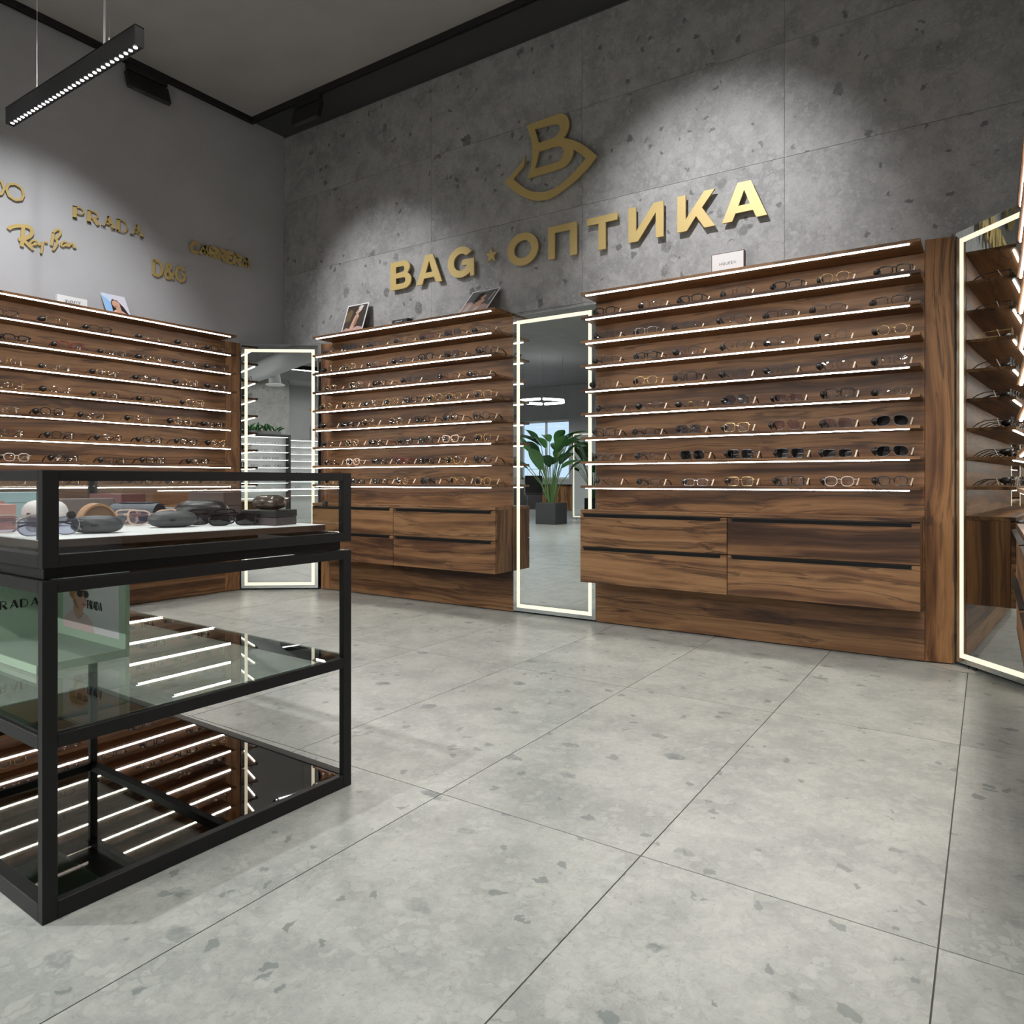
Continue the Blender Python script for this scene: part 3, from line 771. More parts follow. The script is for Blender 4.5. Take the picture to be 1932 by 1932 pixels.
EH1 = [(-2.497, 3.165), (-2.345, 3.159), (-2.314, 3.145), (-2.304, 3.118), (-2.314, 3.092), (-2.34, 3.074), (-2.371, 3.067), (-2.465, 3.067)]
EH2 = [(-2.465, 3.011), (-2.335, 3.013), (-2.294, 2.997), (-2.277, 2.97), (-2.286, 2.933), (-2.314, 2.911), (-2.345, 2.907), (-2.494, 2.908)]
def chaikin(lp, keep=40):
    out = []
    n = len(lp)
    for i in range(n):
        a, b, c = Vector(lp[i - 1]), Vector(lp[i]), Vector(lp[(i + 1) % n])
        ang = (b - a).angle(c - b) if (b - a).length > 0 and (c - b).length > 0 else 0
        if math.degrees(ang) > keep: out.append(tuple(b))
        else: out += [tuple(b * 0.75 + a * 0.25), tuple(b * 0.75 + c * 0.25)]
    return out
me = curve_mesh('wall_emblem', [[(x + 2.4, z - 2.684) for x, z in chaikin(lp)] for lp in (EMB, EH1, EH2)], 0.012, M_GOLD)
eo = link('wall_emblem', me); eo.rotation_euler = (R(90), 0, 0); eo.location = (-2.4, 3.89, 2.684)
tag(eo, 'gold emblem of a letter B inside an eye outline above the sign', 'emblem')

# single-stroke alphabet for brand names and small print
F = {
    'P': (0.70, [[(0, 0), (0, 1)], [(0, 1), (.45, 1), (.65, .9), (.7, .74), (.65, .58), (.45, .48), (0, .48)]]),
    'R': (0.76, [[(0, 0), (0, 1)], [(0, 1), (.45, 1), (.65, .9), (.7, .74), (.65, .58), (.45, .48), (0, .48)], [(.36, .48), (.76, 0)]]),
    'A': (0.84, [[(0, 0), (.42, 1)], [(.42, 1), (.84, 0)], [(.16, .34), (.68, .34)]]),
    'D': (0.80, [[(0, 0), (0, 1)], [(0, 1), (.38, 1), (.66, .85), (.8, .5), (.66, .15), (.38, 0), (0, 0)]]),
    'C': (0.80, [[(.76, .8), (.6, .95), (.4, 1), (.15, .86), (0, .5), (.15, .14), (.4, 0), (.6, .05), (.76, .2)]]),
    'E': (0.62, [[(.6, 1), (0, 1), (0, 0), (.62, 0)], [(0, .52), (.5, .52)]]),
    'M': (0.95, [[(0, 0), (.05, 1), (.475, .2), (.9, 1), (.95, 0)]]),
    'Q': (0.9, [[(.45, 0), (.13, .14), (0, .5), (.13, .86), (.45, 1), (.77, .86), (.9, .5), (.77, .14), (.45, 0)], [(.45, .2), (.75, -.15)]]),
    'U': (0.78, [[(0, 1), (0, .3), (.15, .05), (.39, 0), (.63, .05), (.78, .3), (.78, 1)]]),
    'N': (0.8, [[(0, 0), (0, 1), (.8, 0), (.8, 1)]]),
    'O': (0.9, [[(.45, 0), (.13, .14), (0, .5), (.13, .86), (.45, 1), (.77, .86), (.9, .5), (.77, .14), (.45, 0)]]),
    'H': (0.78, [[(0, 0), (0, 1)], [(.78, 0), (.78, 1)], [(0, .5), (.78, .5)]]),
    'G': (0.86, [[(.8, .8), (.62, .95), (.42, 1), (.14, .86), (0, .5), (.14, .14), (.42, 0), (.68, .08), (.82, .25), (.82, .5), (.48, .5)]]),
    '&': (0.8, [[(.8, 0), (.2, .68), (.2, .9), (.36, 1), (.52, .9), (.5, .72), (.1, .4), (.02, .2), (.15, .03), (.4, 0), (.62, .15), (.78, .45)]]),
    'S': (0.66, [[(.62, .84), (.4, 1), (.14, .93), (.08, .72), (.3, .55), (.55, .42), (.62, .22), (.45, .03), (.2, 0), (0, .16)]]),
    'L': (0.56, [[(0, 1), (0, 0), (.56, 0)]]), 'I': (0.1, [[(.05, 0), (.05, 1)]]), 'T': (0.74, [[(.37, 0), (.37, 1)], [(0, 1), (.74, 1)]]),
    'B': (0.72, [[(0, 0), (0, 1)], [(0, 1), (.4, 1), (.62, .88), (.6, .65), (.4, .53), (0, .53)], [(.4, .53), (.66, .4), (.7, .2), (.5, 0), (0, 0)]]),
    'V': (0.8, [[(0, 1), (.4, 0), (.8, 1)]]),
}
def write(mb, text, fn, h, width, gap=0.28, stroke=0.12, depth=(0, 0, 0), slant=0.0, thick=None, total=None):
    """lay text along u from 0; fn(u, v) -> 3D point; total = wanted length"""
    adv = [F[c][0] for c in text]
    L = sum(adv) + gap * (len(text) - 1)
    sx = (total / L) if total else h * width
    u = 0.0
    for c in text:
        for k, pl in enumerate(F[c][1]):
            wd_ = stroke * h * (1.0 if not thick else (thick if (c in 'PRD' and k == 0) or (c == 'A' and k == 1) or (c == 'R' and k == 2) else 0.55))
            mb.ribbon([((u + x + slant * y) * sx, y * h) for x, y in pl], wd_, fn, depth)
        u += F[c][0] + gap
    return mb
def blurred_line(mb, n, fn, h, total, depth):
    """a line of print too small to read: short strokes of uneven height"""
    for i in range(n):
        u = total * (i + 0.15) / n; w_ = total / n
        k = 0.55 + 0.45 * ((i * 7) % 5) / 4
        mb.ribbon([(u, 0), (u + w_ * 0.12, h * k)], w_ * 0.26, fn, depth)
        mb.ribbon([(u + w_ * 0.1, h * k * 0.5), (u + w_ * 0.6, h * k * 0.55)], h * 0.2, fn, depth)
    return mb
def wall_word(label, text, y0, z0, h, total, stroke, slant=0.0, thick=None, gap=0.28):
    t = thing('brand_lettering', label, 'sign', (-5.05, y0, z0))
    u = 0.0
    L = sum(F[c][0] for c in text) + gap * (len(text) - 1)
    sx = total / L
    for c in text:
        mb = MB()
        for k, pl in enumerate(F[c][1]):
            wd_ = stroke * h * (1.0 if not thick else (thick if (c in 'PRD' and k == 0) or (c == 'A' and k == 1) or (c == 'R' and k == 2) else 0.55))
            mb.ribbon([((u + x + slant * y) * sx, y * h) for x, y in pl], wd_, lambda a, b: (0, a, b), (-0.006, 0, 0))
            if thick and k == 0 and c in 'PRD':
                for yy in (0.0, 1.0): mb.box(-0.006, 0, u * sx - 0.013, u * sx + 0.013, yy * h - (0 if yy == 0 else 0.006) , yy * h + (0.006 if yy == 0 else 0))
            if thick and c == 'A' :
                for xx in (0.0, 0.84): mb.box(-0.006, 0, (u + xx) * sx - 0.014, (u + xx) * sx + 0.012, 0, 0.005)
        mb.build('letter', M_GOLD, t)
        u += F[c][0] + gap
    return t
wall_word('gold PRADA lettering on the grey plaster wall', 'PRADA', 2.275, 2.590, 0.080, 0.435, 0.19, 0.0, 1.6, 0.42)
wall_word('gold D and G lettering joined by an ampersand', 'D&G', 2.795, 2.348, 0.105, 0.235, 0.19, 0.0, None, 0.22)
wall_word('gold CARRERA lettering in heavy slanted type', 'CARRERA', 3.075, 2.590, 0.078, 0.50, 0.34, 0.12, None, 0.20)
wall_word('gold thin ring letters cut by the picture edge', 'CHOO', 1.60, 2.597, 0.100, 0.385, 0.13, 0.0, None, 0.10)
RAY = {'R': (0.021, [(1.903, 2.406), (1.915, 2.426), (1.955, 2.444), (2.0, 2.456), (2.026, 2.447), (2.031, 2.422), (2.015, 2.392), (1.981, 2.369), (1.955, 2.359)]), 'r2': (0.02, [(1.981, 2.442), (1.977, 2.389), (1.974, 2.32)]), 'r3': (0.019, [(1.981, 2.365), (2.003, 2.346), (2.036, 2.319)]), 'a1': (0.011, [(2.054, 2.379), (2.033, 2.378), (2.018, 2.36), (2.016, 2.342), (2.033, 2.344), (2.051, 2.368), (2.049, 2.348)]), 'y1': (0.011, [(2.06, 2.377), (2.061, 2.358), (2.077, 2.359), (2.089, 2.383)]), 'y2': (0.013, [(2.089, 2.383), (2.084, 2.342), (2.079, 2.306)]), 'd': (0.013, [(2.1, 2.384), (2.116, 2.389)]), 'B1': (0.016, [(2.149, 2.462), (2.144, 2.412), (2.137, 2.373)]), 'B2': (0.013, [(2.144, 2.451), (2.169, 2.488), (2.189, 2.485), (2.191, 2.465), (2.173, 2.433), (2.157, 2.422), (2.169, 2.417), (2.173, 2.398), (2.157, 2.362), (2.144, 2.346)]), 'a2': (0.011, [(2.229, 2.42), (2.209, 2.42), (2.195, 2.404), (2.193, 2.387), (2.209, 2.388), (2.227, 2.41), (2.227, 2.391)]), 'n1': (0.011, [(2.242, 2.42), (2.238, 2.392)]), 'n2': (0.011, [(2.24, 2.401), (2.262, 2.424), (2.27, 2.416), (2.266, 2.394), (2.283, 2.406)])}
rt = thing('brand_lettering', 'gold handwritten script reading Ray-Ban on the plaster wall', 'sign', (-5.05, 1.903, 2.306))
for grp in (('R', 'r2', 'r3'), ('a1',), ('y1', 'y2'), ('d',), ('B1', 'B2'), ('a2',), ('n1', 'n2')):
    mb = MB()
    for k in grp:
        wd_, pl = RAY[k]
        # smooth the stroke
        pts = [Vector(p) for p in pl]
        for _ in range(2):
            q = [pts[0]]
            for a, b in zip(pts, pts[1:]): q += [a * 0.75 + b * 0.25, a * 0.25 + b * 0.75]
            q.append(pts[-1]); pts = q
        mb.ribbon([(p.x - 1.903, p.y - 2.306) for p in pts], wd_, lambda a, b: (0, a, b), (-0.006, 0, 0))
    mb.build('letter', M_GOLD, rt)

# ================================================================== things on top of the units
def print_polys(name, parent, fn, layers, nrm, mats=None):
    """flat print: coloured shapes, each a hair above the last; fn(u, v) -> 3D"""
    mb = MB(); ms = []
    for k, (m, pts) in enumerate(layers):
        if m not in ms: ms.append(m)
        mb.mat(ms.index(m))
        off = Vector(nrm) * (0.0003 * (k + 1))
        n = len(pts)
        vs = [Vector(fn(*p)) + off for p in pts]
        area = Vector((0, 0, 0))
        for i in range(n): area += vs[i].cross(vs[(i + 1) % n])
        f = list(range(n))
        if area.dot(Vector(nrm)) < 0: f = f[::-1]
        mb.add(vs, [f])
    return mb.build(name, ms, parent)
def el(cx, cy, rx, ry, n=18, rot=0.0):
    out = []
    for i in range(n):
        a = 2 * math.pi * i / n; x, y = rx * math.cos(a), ry * math.sin(a)
        out.append((cx + x * math.cos(rot) - y * math.sin(rot), cy + x * math.sin(rot) + y * math.cos(rot)))
    return out
SKIN = pm('print_skin', (0.62, 0.36, 0.26), 0.5); SKIND = pm('print_skin_deep', (0.36, 0.19, 0.13), 0.5); HAIRD = pm('print_dark_hair', (0.03, 0.02, 0.018), 0.5)
SKY = pm('print_sky', (0.30, 0.52, 0.85), 0.5); SKYL = pm('print_pale_sky', (0.62, 0.70, 0.85), 0.5); LILAC = pm('print_lilac', (0.72, 0.69, 0.78), 0.5)
CORAL = pm('print_coral', (0.80, 0.45, 0.40), 0.5); DUSK = pm('print_dark_brown', (0.05, 0.038, 0.028), 0.45); OLIVE = pm('print_olive', (0.16, 0.11, 0.05), 0.5)
CREAM = pm('print_cream', (0.68, 0.62, 0.58), 0.5); ROSE = pm('print_rose', (0.55, 0.36, 0.33), 0.5); PGREY = pm('print_grey', (0.14, 0.14, 0.14), 0.5); LIPS = pm('print_lips', (0.40, 0.08, 0.07), 0.5)

def leaning(name, label, bl, u, v, thick, layers, text=None):
    """board with a print, leaning back; bl bottom-left, u right vector, v up vector"""
    t = thing(name, label, 'poster', bl)
    u = Vector(u); v = Vector(v); n = u.cross(v).normalized()
    MB().prism([Vector((0, 0, 0)), u, u + v, v], -n * thick).build('board', M_WHITE, t)
    fn = lambda a, b: tuple(u * a + v * b)
    p = print_polys('print', t, fn, layers, n)
    if text:
        mb = MB()
        for (tx, a, b, h, tot, m) in text:
            blurred_line(mb, tx, lambda x, y, a=a, b=b: tuple(u * (a + x / u.length) + v * (b + y / v.length) + n * 0.0045), h, tot, tuple(n * 0.0002))
        mb.build('caption', text[0][5], p)
    # fold-out strut behind
    MB().prism([u * 0.42 - n * thick, u * 0.58 - n * thick, u * 0.58 + v * 0.55 - n * thick, u * 0.42 + v * 0.55 - n * thick], -n * 0.002).build('back_strut', PGREY, t)
    return t
m_ = 0.045
leaning('poster', 'dark framed poster of a reclining woman leaning on the unit near the corner', (-4.24, 3.795, 1.9735), (0.233, 0, 0), (0, 0.088, 0.266), 0.003, [
    (DUSK, [(m_, .035), (1 - m_, .035), (1 - m_, .965), (m_, .965)]),
    (OLIVE, [(m_, .45), (.3, .5), (.35, .8), (.2, .85), (m_, .7)]),
    (ROSE, [(m_, .035), (.95, .035), (.95, .25), (.7, .3), (.45, .22), (.2, .28), (m_, .2)]),
    (CREAM, [(.55, .65), (.72, .78), (.80, .92), (.66, .95), (.5, .85)]),
    (SKIN, [(.35, .2), (.5, .18), (.62, .4), (.68, .6), (.6, .72), (.48, .62), (.42, .45)]),
    (SKIND, [(.5, .3), (.62, .35), (.66, .55), (.58, .6), (.52, .45)]),
    (SKIN, el(.56, .76, .085, .075)), (HAIRD, [(.46, .74), (.5, .86), (.62, .88), (.55, .8), (.5, .74)])],
    [(9, 0.26, 0.075, 0.011, 0.11, CREAM)])
leaning('poster', 'strongly tilted poster of a woman in pale clothes left of the tall mirror', (-3.015, 3.712, 1.9735), (0.239, 0, 0), (0, 0.182, 0.201), 0.003, [
    (PGREY, [(m_, .035), (1 - m_, .035), (1 - m_, .965), (m_, .965)]),
    (HAIRD, [(.3, .5), (.55, .5), (.5, .9), (.35, .85)]),
    (ROSE, [(m_, .035), (.95, .035), (.95, .3), (.75, .38), (.5, .3), (.25, .52), (m_, .5)]),
    (CREAM, [(.12, .06), (.3, .06), (.32, .4), (.22, .44)]), (CREAM, [(.45, .08), (.6, .06), (.66, .3), (.55, .36)]),
    (SKIN, [(.35, .3), (.62, .28), (.72, .5), (.62, .62), (.5, .55)]), (SKIN, el(.58, .69, .10, .085, 18, .5)),
    (HAIRD, [(.46, .68), (.5, .8), (.64, .82), (.56, .74), (.5, .66)]), (CREAM, [(.82, .5), (.86, .5), (.92, .85), (.88, .86)])],
    [(9, 0.30, 0.885, 0.010, 0.10, CREAM)])
leaning('poster', 'bright poster of a dark haired woman against blue sky on the left unit', (-4.948, 2.432, 1.9735), (0, 0.156, 0), (-0.098, 0, 0.165), 0.004, [
    (SKYL, [(0, 0), (1, 0), (1, 1), (0, 1)]), (SKY, [(0, 0), (.5, 0), (.42, .4), (.2, .75), (0, .9)]),
    (LILAC, [(.35, 1), (1, 1), (1, .3), (.8, .5), (.5, .72)]),
    (HAIRD, [(.28, .12), (.3, .62), (.4, .78), (.6, .76), (.8, .5), (.95, .15), (.8, .08)]),
    (CORAL, [(.05, .0), (1, .0), (1, .1), (.85, .18), (.62, .32), (.4, .3), (.2, .14)]),
    (SKIN, [(.42, .2), (.66, .2), (.66, .45), (.46, .42)]), (SKIN, el(.5, .56, .17, .175, 20, .3)), (LIPS, el(.46, .46, .055, .018))])
# thin white brand box on the left unit
sb = thing('brand_box', 'thin white brand block with pale script beside the bright poster', 'box', (-4.95, 2.128, 1.9735))
box('block', M_WHITE, sb, -0.028, 0, 0, 0.177, 0, 0.073, 0.0015)
mb = MB(); write(mb, 'SILHOUETTE', lambda a, b: (0.0003, 0.040 + a + 0.3 * b, 0.026 + b * 1.1), 0.020, 1, 0.16, 0.11, (0.0004, 0, 0), total=0.092)
mb.build('lettering', PGREY, sb)
# small black box on the middle unit
kb = thing('brand_box', 'small black wedge box with pale print on the middle unit', 'box', (-3.594, 3.70, 1.9735))
MB().prism([(0, 0, 0), (0, 0.06, 0), (0, 0.06, 0.045), (0, 0.012, 0.042), (0, 0, 0.034)], (0.146, 0, 0)).build('block', pm('black_box_paper', (0.02, 0.02, 0.025), 0.45), kb, 0.001)
mb = MB(); blurred_line(mb, 8, lambda a, b: (0.03 + a, -0.0003, 0.020 + b), 0.010, 0.072, (0, -0.0003, 0))
blurred_line(mb, 7, lambda a, b: (0.042 + a, -0.0003, 0.011 + b), 0.005, 0.04, (0, -0.0003, 0))
mb.build('lettering', M_WHITE, kb)
# MQUEEN block
qb = thing('brand_box', 'white MQUEEN block with brown edges on top of the right unit', 'box', (-1.27, 3.752, 1.9735))
box('block', pm('brown_edge', (0.13, 0.06, 0.045), 0.45), qb, 0, 0.178, 0.0, 0.03, 0, 0.122, 0.001)
box('face_card', pm('pale_card', (0.78, 0.74, 0.73), 0.5), qb, 0.004, 0.174, -0.0012, -0.0001, 0.003, 0.118)
mb = MB(); write(mb, 'MQUEEN', lambda a, b: (0.045 + a, -0.0014, 0.056 + b), 0.013, 1, 0.45, 0.16, (0, -0.0003, 0), total=0.088)
mb.build('lettering', M_INK, qb)

# ================================================================== glass showcase
sc_ = thing('glass_showcase', 'black steel showcase table with a glass display box on top', 'showcase', (-1.555, 0.642, 0), R(-1.48))
SX, SY = -1.53, 0.776                                       # local extents: x SX..0, y 0..SY
px_, py_ = 0.020, 0.0275                                    # steel profile of the table
def bar(name, x0, x1, y0, y1, z0, z1): return box(name, M_BLACK, sc_, x0, x1, y0, y1, z0, z1, 0.001)
for (x, y) in ((-px_, 0), (-px_, SY - py_), (SX, 0), (SX, SY - py_)): bar('leg', x, x + px_, y, y + py_, 0.0003, 0.672)
def ring(z0, z1, nm, px, py):
    bar(nm, SX + px + 0.0002, -px - 0.0002, 0, py, z0, z1); bar(nm, SX + px + 0.0002, -px - 0.0002, SY - py, SY, z0, z1)
    bar(nm, -px, 0, py + 0.0002, SY - py - 0.0002, z0, z1); bar(nm, SX, SX + px, py + 0.0002, SY - py - 0.0002, z0, z1)
ring(0.0005, 0.036, 'bottom_rail', px_, py_); ring(0.339, 0.367, 'middle_rail', px_, py_); ring(0.647, 0.6715, 'top_rail', px_, py_)
box('smoked_mirror_shelf', M_DARKMIRROR, sc_, SX + px_, -px_, py_, SY - py_, 0.028, 0.034)
box('glass_shelf', M_SHELFGLASS, sc_, SX + 0.008, -0.008, 0.008, SY - 0.008, 0.3675, 0.3725)
# plinth and glass box
bar('plinth', SX + 0.026, -0.026, 0.012, SY - 0.018, 0.6725, 0.6965)
qx, qy = 0.020, 0.0295
for (x, y) in ((-qx, 0), (-qx, SY - qy), (SX, 0), (SX, SY - qy)): bar('box_post', x, x + qx, y, y + qy, 0.697, 0.8905)
ring(0.697, 0.7225, 'box_bottom_rail', qx, qy); ring(0.869, 0.8905, 'box_top_rail', qx, qy)
q_ = 0.0295
g0, g1 = 0.7230, 0.8685
box('glass_pane', M_GLASS, sc_, -0.013, -0.009, q_ + 0.0003, SY - q_ - 0.0003, g0, g1)
box('glass_pane', M_GLASS, sc_, SX + 0.009, SX + 0.013, q_ + 0.0003, SY - q_ - 0.0003, g0, g1)
box('glass_pane', M_GLASS, sc_, SX + q_, -q_, 0.016, 0.020, g0, g1)
box('glass_pane', M_GLASS, sc_, SX + q_, -q_, SY - 0.020, SY - 0.016, g0, g1)
box('glass_top', M_GLASS, sc_, SX + qx + 0.0003, -qx - 0.0003, q_ + 0.0003, SY - q_ - 0.0003, 0.882, 0.887)
M_BROWN = pm('tray_edge_brown', (0.055, 0.030, 0.020), 0.45)
box('box_floor', pm('light_board', (0.55, 0.53, 0.52), 0.5), sc_, SX + q_, -q_, q_, SY - q_, 0.6975, 0.702)
MB().prism([(-1.3, 0.08, 0.7025), (-0.33, 0.08, 0.7025), (-0.28, SY - 0.11, 0.7025), (-1.3, SY - 0.11, 0.7025)], (0, 0, 0.024)).build('tray_riser', M_BROWN, sc_)
TRZ = 0.744
trp = [(-1.38, 0.040), (-0.125, 0.040), (-0.058, SY - 0.045), (-1.38, SY - 0.045)]
tr_ = MB().prism([(x, y, 0.7268) for x, y in trp], (0, 0, TRZ - 0.7268 - 0.001)).build('tray', M_BROWN, sc_)
MB().prism([(x, y, TRZ - 0.0009) for x, y in trp], (0, 0, 0.0009)).build('tray_liner', M_TRAY, tr_)
MB().tube([(-0.145, 0.048, TRZ), (-0.145, 0.048, 0.868)], 0.0035, 8).build('lock_rod', M_BLACKM, sc_)
for (x, y, z) in ((-0.021, SY - 0.075, 0.805), (-0.021, 0.06, 0.80)): MB().tube([(x - 0.008, y, z), (x - 0.004, y, z), (x + 0.002, y, z), (x + 0.004, y, z)], [0.004, 0.008, 0.008, 0.003], 10).build('lock_knob', M_BLACKM, sc_)
# green display stand on the glass shelf
MINT = pm('mint_board', (0.44, 0.60, 0.46), 0.5); MINTD = pm('mint_board_floor', (0.34, 0.46, 0.37), 0.55)
gd = thing('display_stand', 'mint green corner display stand with a fashion portrait on the glass shelf', 'display stand', (-2.475, 0.845, 0.373), R(-1.0))
box('base', MINTD, gd, 0, 0.42, 0, 0.215, 0.0, 0.02, 0.001)
box('base_rim', MINT, gd, -0.001, 0.421, -0.004, -0.0002, 0, 0.022); box('base_rim', MINT, gd, 0.4203, 0.424, -0.004, 0.215, 0, 0.022)
lp = box('side_panel', MINT, gd, -0.012, -0.0005, 0, 0.215, 0.0, 0.245, 0.001)
bpn = box('back_panel', MINT, gd, -0.012, 0.424, 0.2155, 0.2275, 0.0, 0.245, 0.001)
mb = MB(); write(mb, 'PRADA', lambda a, b: (-0.0003, 0.040 + a, 0.112 + b), 0.024, 1, 0.42, 0.16, (0.0004, 0, 0), thick=1.6, total=0.125)
mb.build('lettering', M_INK, lp)
GBG = pm('print_pale_grey', (0.80, 0.80, 0.82), 0.45); SHIRT = pm('print_pink_shirt', (0.74, 0.58, 0.58), 0.5); BLOND = pm('print_blond', (0.38, 0.22, 0.09), 0.5)
fnp = lambda a, b: (0.045 + a * 0.345, 0.2153, 0.045 + (b if a in (0, 1) else b * 0.72) * 0.19)
pr = print_polys('portrait_print', bpn, fnp, [
    (GBG, [(0, 0), (1, 0), (1, 1), (0, 1)]),
    (SHIRT, [(0.002, 0), (.58, 0), (.55, .22), (.46, .36), (.36, .40), (.2, .42), (.08, .3), (0.002, .16)]),
    (ROSE, [(.18, .42), (.24, .30), (.30, .22), (.36, .3), (.40, .42), (.34, .34), (.28, .30)]),
    (SKIN, [(.20, .44), (.30, .26), (.38, .44), (.38, .62), (.22, .62)]),
    (SKIN, [(.20, .62), (.19, .86), (.26, 1.0), (.40, .98), (.44, .82), (.43, .72), (.46, .68), (.43, .64), (.43, .56), (.38, .48), (.28, .48)]),
    (SKIND, [(.20, .60), (.26, .48), (.32, .46), (.28, .56), (.24, .7)]),
    (BLOND, [(.14, .72), (.13, .9), (.18, 1.0), (.4, 1.0), (.28, .92), (.24, .8), (.21, .64)]),
    (M_INK, el(.33, .80, .055, .075)), (M_INK, el(.44, .80, .042, .07)), (M_INK, [(.20, .84), (.46, .85), (.46, .88), (.2, .87)]), (LIPS, el(.41, .585, .028, .014))], (0, -1, 0))
mb = MB(); write(mb, 'PRADA', lambda a, b: (0.205 + a, 0.2140, 0.115 + b), 0.024, 1, 0.35, 0.17, (0, -0.0003, 0), thick=1.6, total=0.085)
mb.build('lettering', M_INK, pr)

# ---------- cases and boxes on the tray
def shell_half(lx, ly, h, top, n=20, m=5, e=0.75):
    mb = MB(); vs = []; fs = []
    for k in range(m + 1):
        b = (math.pi / 2) * k / m
        for i in range(n):
            a = 2 * math.pi * i / n
            cb = math.cos(b) ** 0.6
            x = lx / 2 * sgn_pow(math.cos(a), e) * cb; y = ly / 2 * sgn_pow(math.sin(a), e) * cb
            z = h * math.sin(b) ** 0.9
            vs.append((x, y, z if top else -z))
    for k in range(m):
        for i in range(n):
            j = (i + 1) % n
            q = (k * n + i, k * n + j, (k + 1) * n + j, (k + 1) * n + i)
            fs.append(q if top else q[::-1])
    return mb.add(vs, fs)
def clam_case(label, x, y, rz, lx, ly, h, mat_, z=None):
    z = TRZ if z is None else z
    t = thing('glasses_case', label, 'glasses case', (x, y, z + 0.0003), rz)
    lo = shell_half(lx, ly, h * 0.45, False); lo.v = [(a, b, c + h * 0.45) for a, b, c in lo.v]
    lo.build('lower_shell', mat_, t, 0, True)
    up = shell_half(lx * 1.005, ly * 1.005, h * 0.545, True); up.v = [(a, b, c + h * 0.455) for a, b, c in up.v]
    up.build('lid', mat_, t, 0, True)
    MB().box(-0.006, 0.006, -ly * 0.503 - 0.002, -ly * 0.49, h * 0.40, h * 0.52).build('clasp', M_BLACKM, t)
    return t
def open_case(label, x, y, rz, lx, ly, h, mat_, inner, ang=55, z=None):
    z = TRZ if z is None else z
    t = thing('glasses_case', label, 'glasses case', (x, y, z + 0.0003), rz)
    lo = shell_half(lx, ly, h * 0.5, False); lo.v = [(a, b, c + h * 0.5) for a, b, c in lo.v]
    lo.build('lower_shell', mat_, t, 0, True)
    li = shell_half(lx * 0.94, ly * 0.92, h * 0.4, False); li.v = [(a, b, c + h * 0.5) for a, b, c in li.v]
    li.build('lining', inner, t, 0, True)
    up = shell_half(lx, ly, h * 0.5, True)
    ca, sa = math.cos(R(ang)), math.sin(R(ang))
    up.v = [(a, ly / 2 + (b - ly / 2) * ca + c * sa * 1.0 - 0.0, h * 0.5 + -(b - ly / 2) * sa + c * ca) for a, b, c in up.v]
    up.build('lid', mat_, t, 0, True)
    return t
def arch_case(label, x, y, rz, lx, ly, h, mat_, edge, flap=True):
    """soft folded case: bent sheet arched over, open at the ends"""
    t = thing('glasses_case', label, 'glasses case', (x, y, TRZ + 0.0003), rz)
    pts = [(ly / 2 * math.cos(R(a)), h * math.sin(R(a)) ** 0.8) for a in range(0, 181, 15)]
    inn = [(u * 0.93, v * 0.92) for u, v in pts]
    mb = MB()
    for i in range(len(pts) - 1):
        mb.prism([(-lx / 2, pts[i][0], pts[i][1]), (-lx / 2, pts[i + 1][0], pts[i + 1][1]), (-lx / 2, inn[i + 1][0], inn[i + 1][1]), (-lx / 2, inn[i][0], inn[i][1])], (lx, 0, 0))
    mb.build('shell', mat_, t, 0, False)
    MB().prism([(-lx / 2 + 0.004, u, v) for u, v in inn], (lx - 0.008, 0, 0)).build('lining', edge, t)
    if flap: MB().box(-lx * 0.35, lx * 0.35, -ly * 0.12, ly * 0.45, h * 1.0, h * 1.04).build('flap', mat_, t)
    return t
def tri_case(label, x, y, rz, lx, ly, h, mat_):
    t = thing('glasses_case', label, 'glasses case', (x, y, TRZ + 0.0003), rz)
    MB().prism([(-lx / 2, -ly / 2, 0), (-lx / 2, ly / 2, 0), (-lx / 2, ly * 0.12, h), (-lx / 2, -ly * 0.12, h)], (lx, 0, 0)).build('shell', mat_, t, 0.003)
    MB().prism([(lx / 2 + 0.0003, -ly * 0.42, 0.006), (lx / 2 + 0.0003, ly * 0.42, 0.006), (lx / 2 + 0.0003, ly * 0.09, h * 0.9), (lx / 2 + 0.0003, -ly * 0.09, h * 0.9)], (0.002, 0, 0)).build('end_gusset', M_BLACKM, t)
    return t
def gift_box(label, x, y, rz, lx, ly, h, mat_, z=None, lidm=None, frac=0.5):
    z = TRZ if z is None else z
    t = thing('gift_box', label, 'box', (x, y, z + 0.0003), rz)
    box('box_base', mat_, t, -lx / 2, lx / 2, -ly / 2, ly / 2, 0, h * frac - 0.0008, 0.0012)
    box('box_lid', lidm or mat_, t, -lx / 2 - 0.001, lx / 2 + 0.001, -ly / 2 - 0.001, ly / 2 + 0.001, h * frac, h, 0.0012)
    return t
DG = pm('case_dark_grey', (0.055, 0.057, 0.062), 0.45); BK = pm('case_black', (0.012, 0.012, 0.013), 0.35); NAVY = pm('case_navy', (0.028, 0.036, 0.055), 0.45)
TAN = pm('case_tan', (0.36, 0.19, 0.09), 0.5); TAND = pm('case_tan_dark', (0.15, 0.08, 0.04), 0.6); CHOC = pm('case_chocolate', (0.075, 0.048, 0.042), 0.5)
PINK = pm('box_pink', (0.70, 0.36, 0.30), 0.5); ROSEB = pm('box_deep_pink', (0.52, 0.20, 0.19), 0.5); TEAL = pm('box_teal', (0.36, 0.52, 0.54), 0.5); MAROON = pm('box_maroon', (0.13, 0.045, 0.045), 0.45)
GREYB = pm('box_grey', (0.10, 0.105, 0.11), 0.5); BRNB = pm('box_brown_grey', (0.06, 0.045, 0.045), 0.45); WHP = pm('pouch_white', (0.78, 0.74, 0.72), 0.6)
clam_case('small dark grey clamshell case nearest the showcase corner post', -1.795, 0.858, R(50), 0.110, 0.056, 0.042, DG)
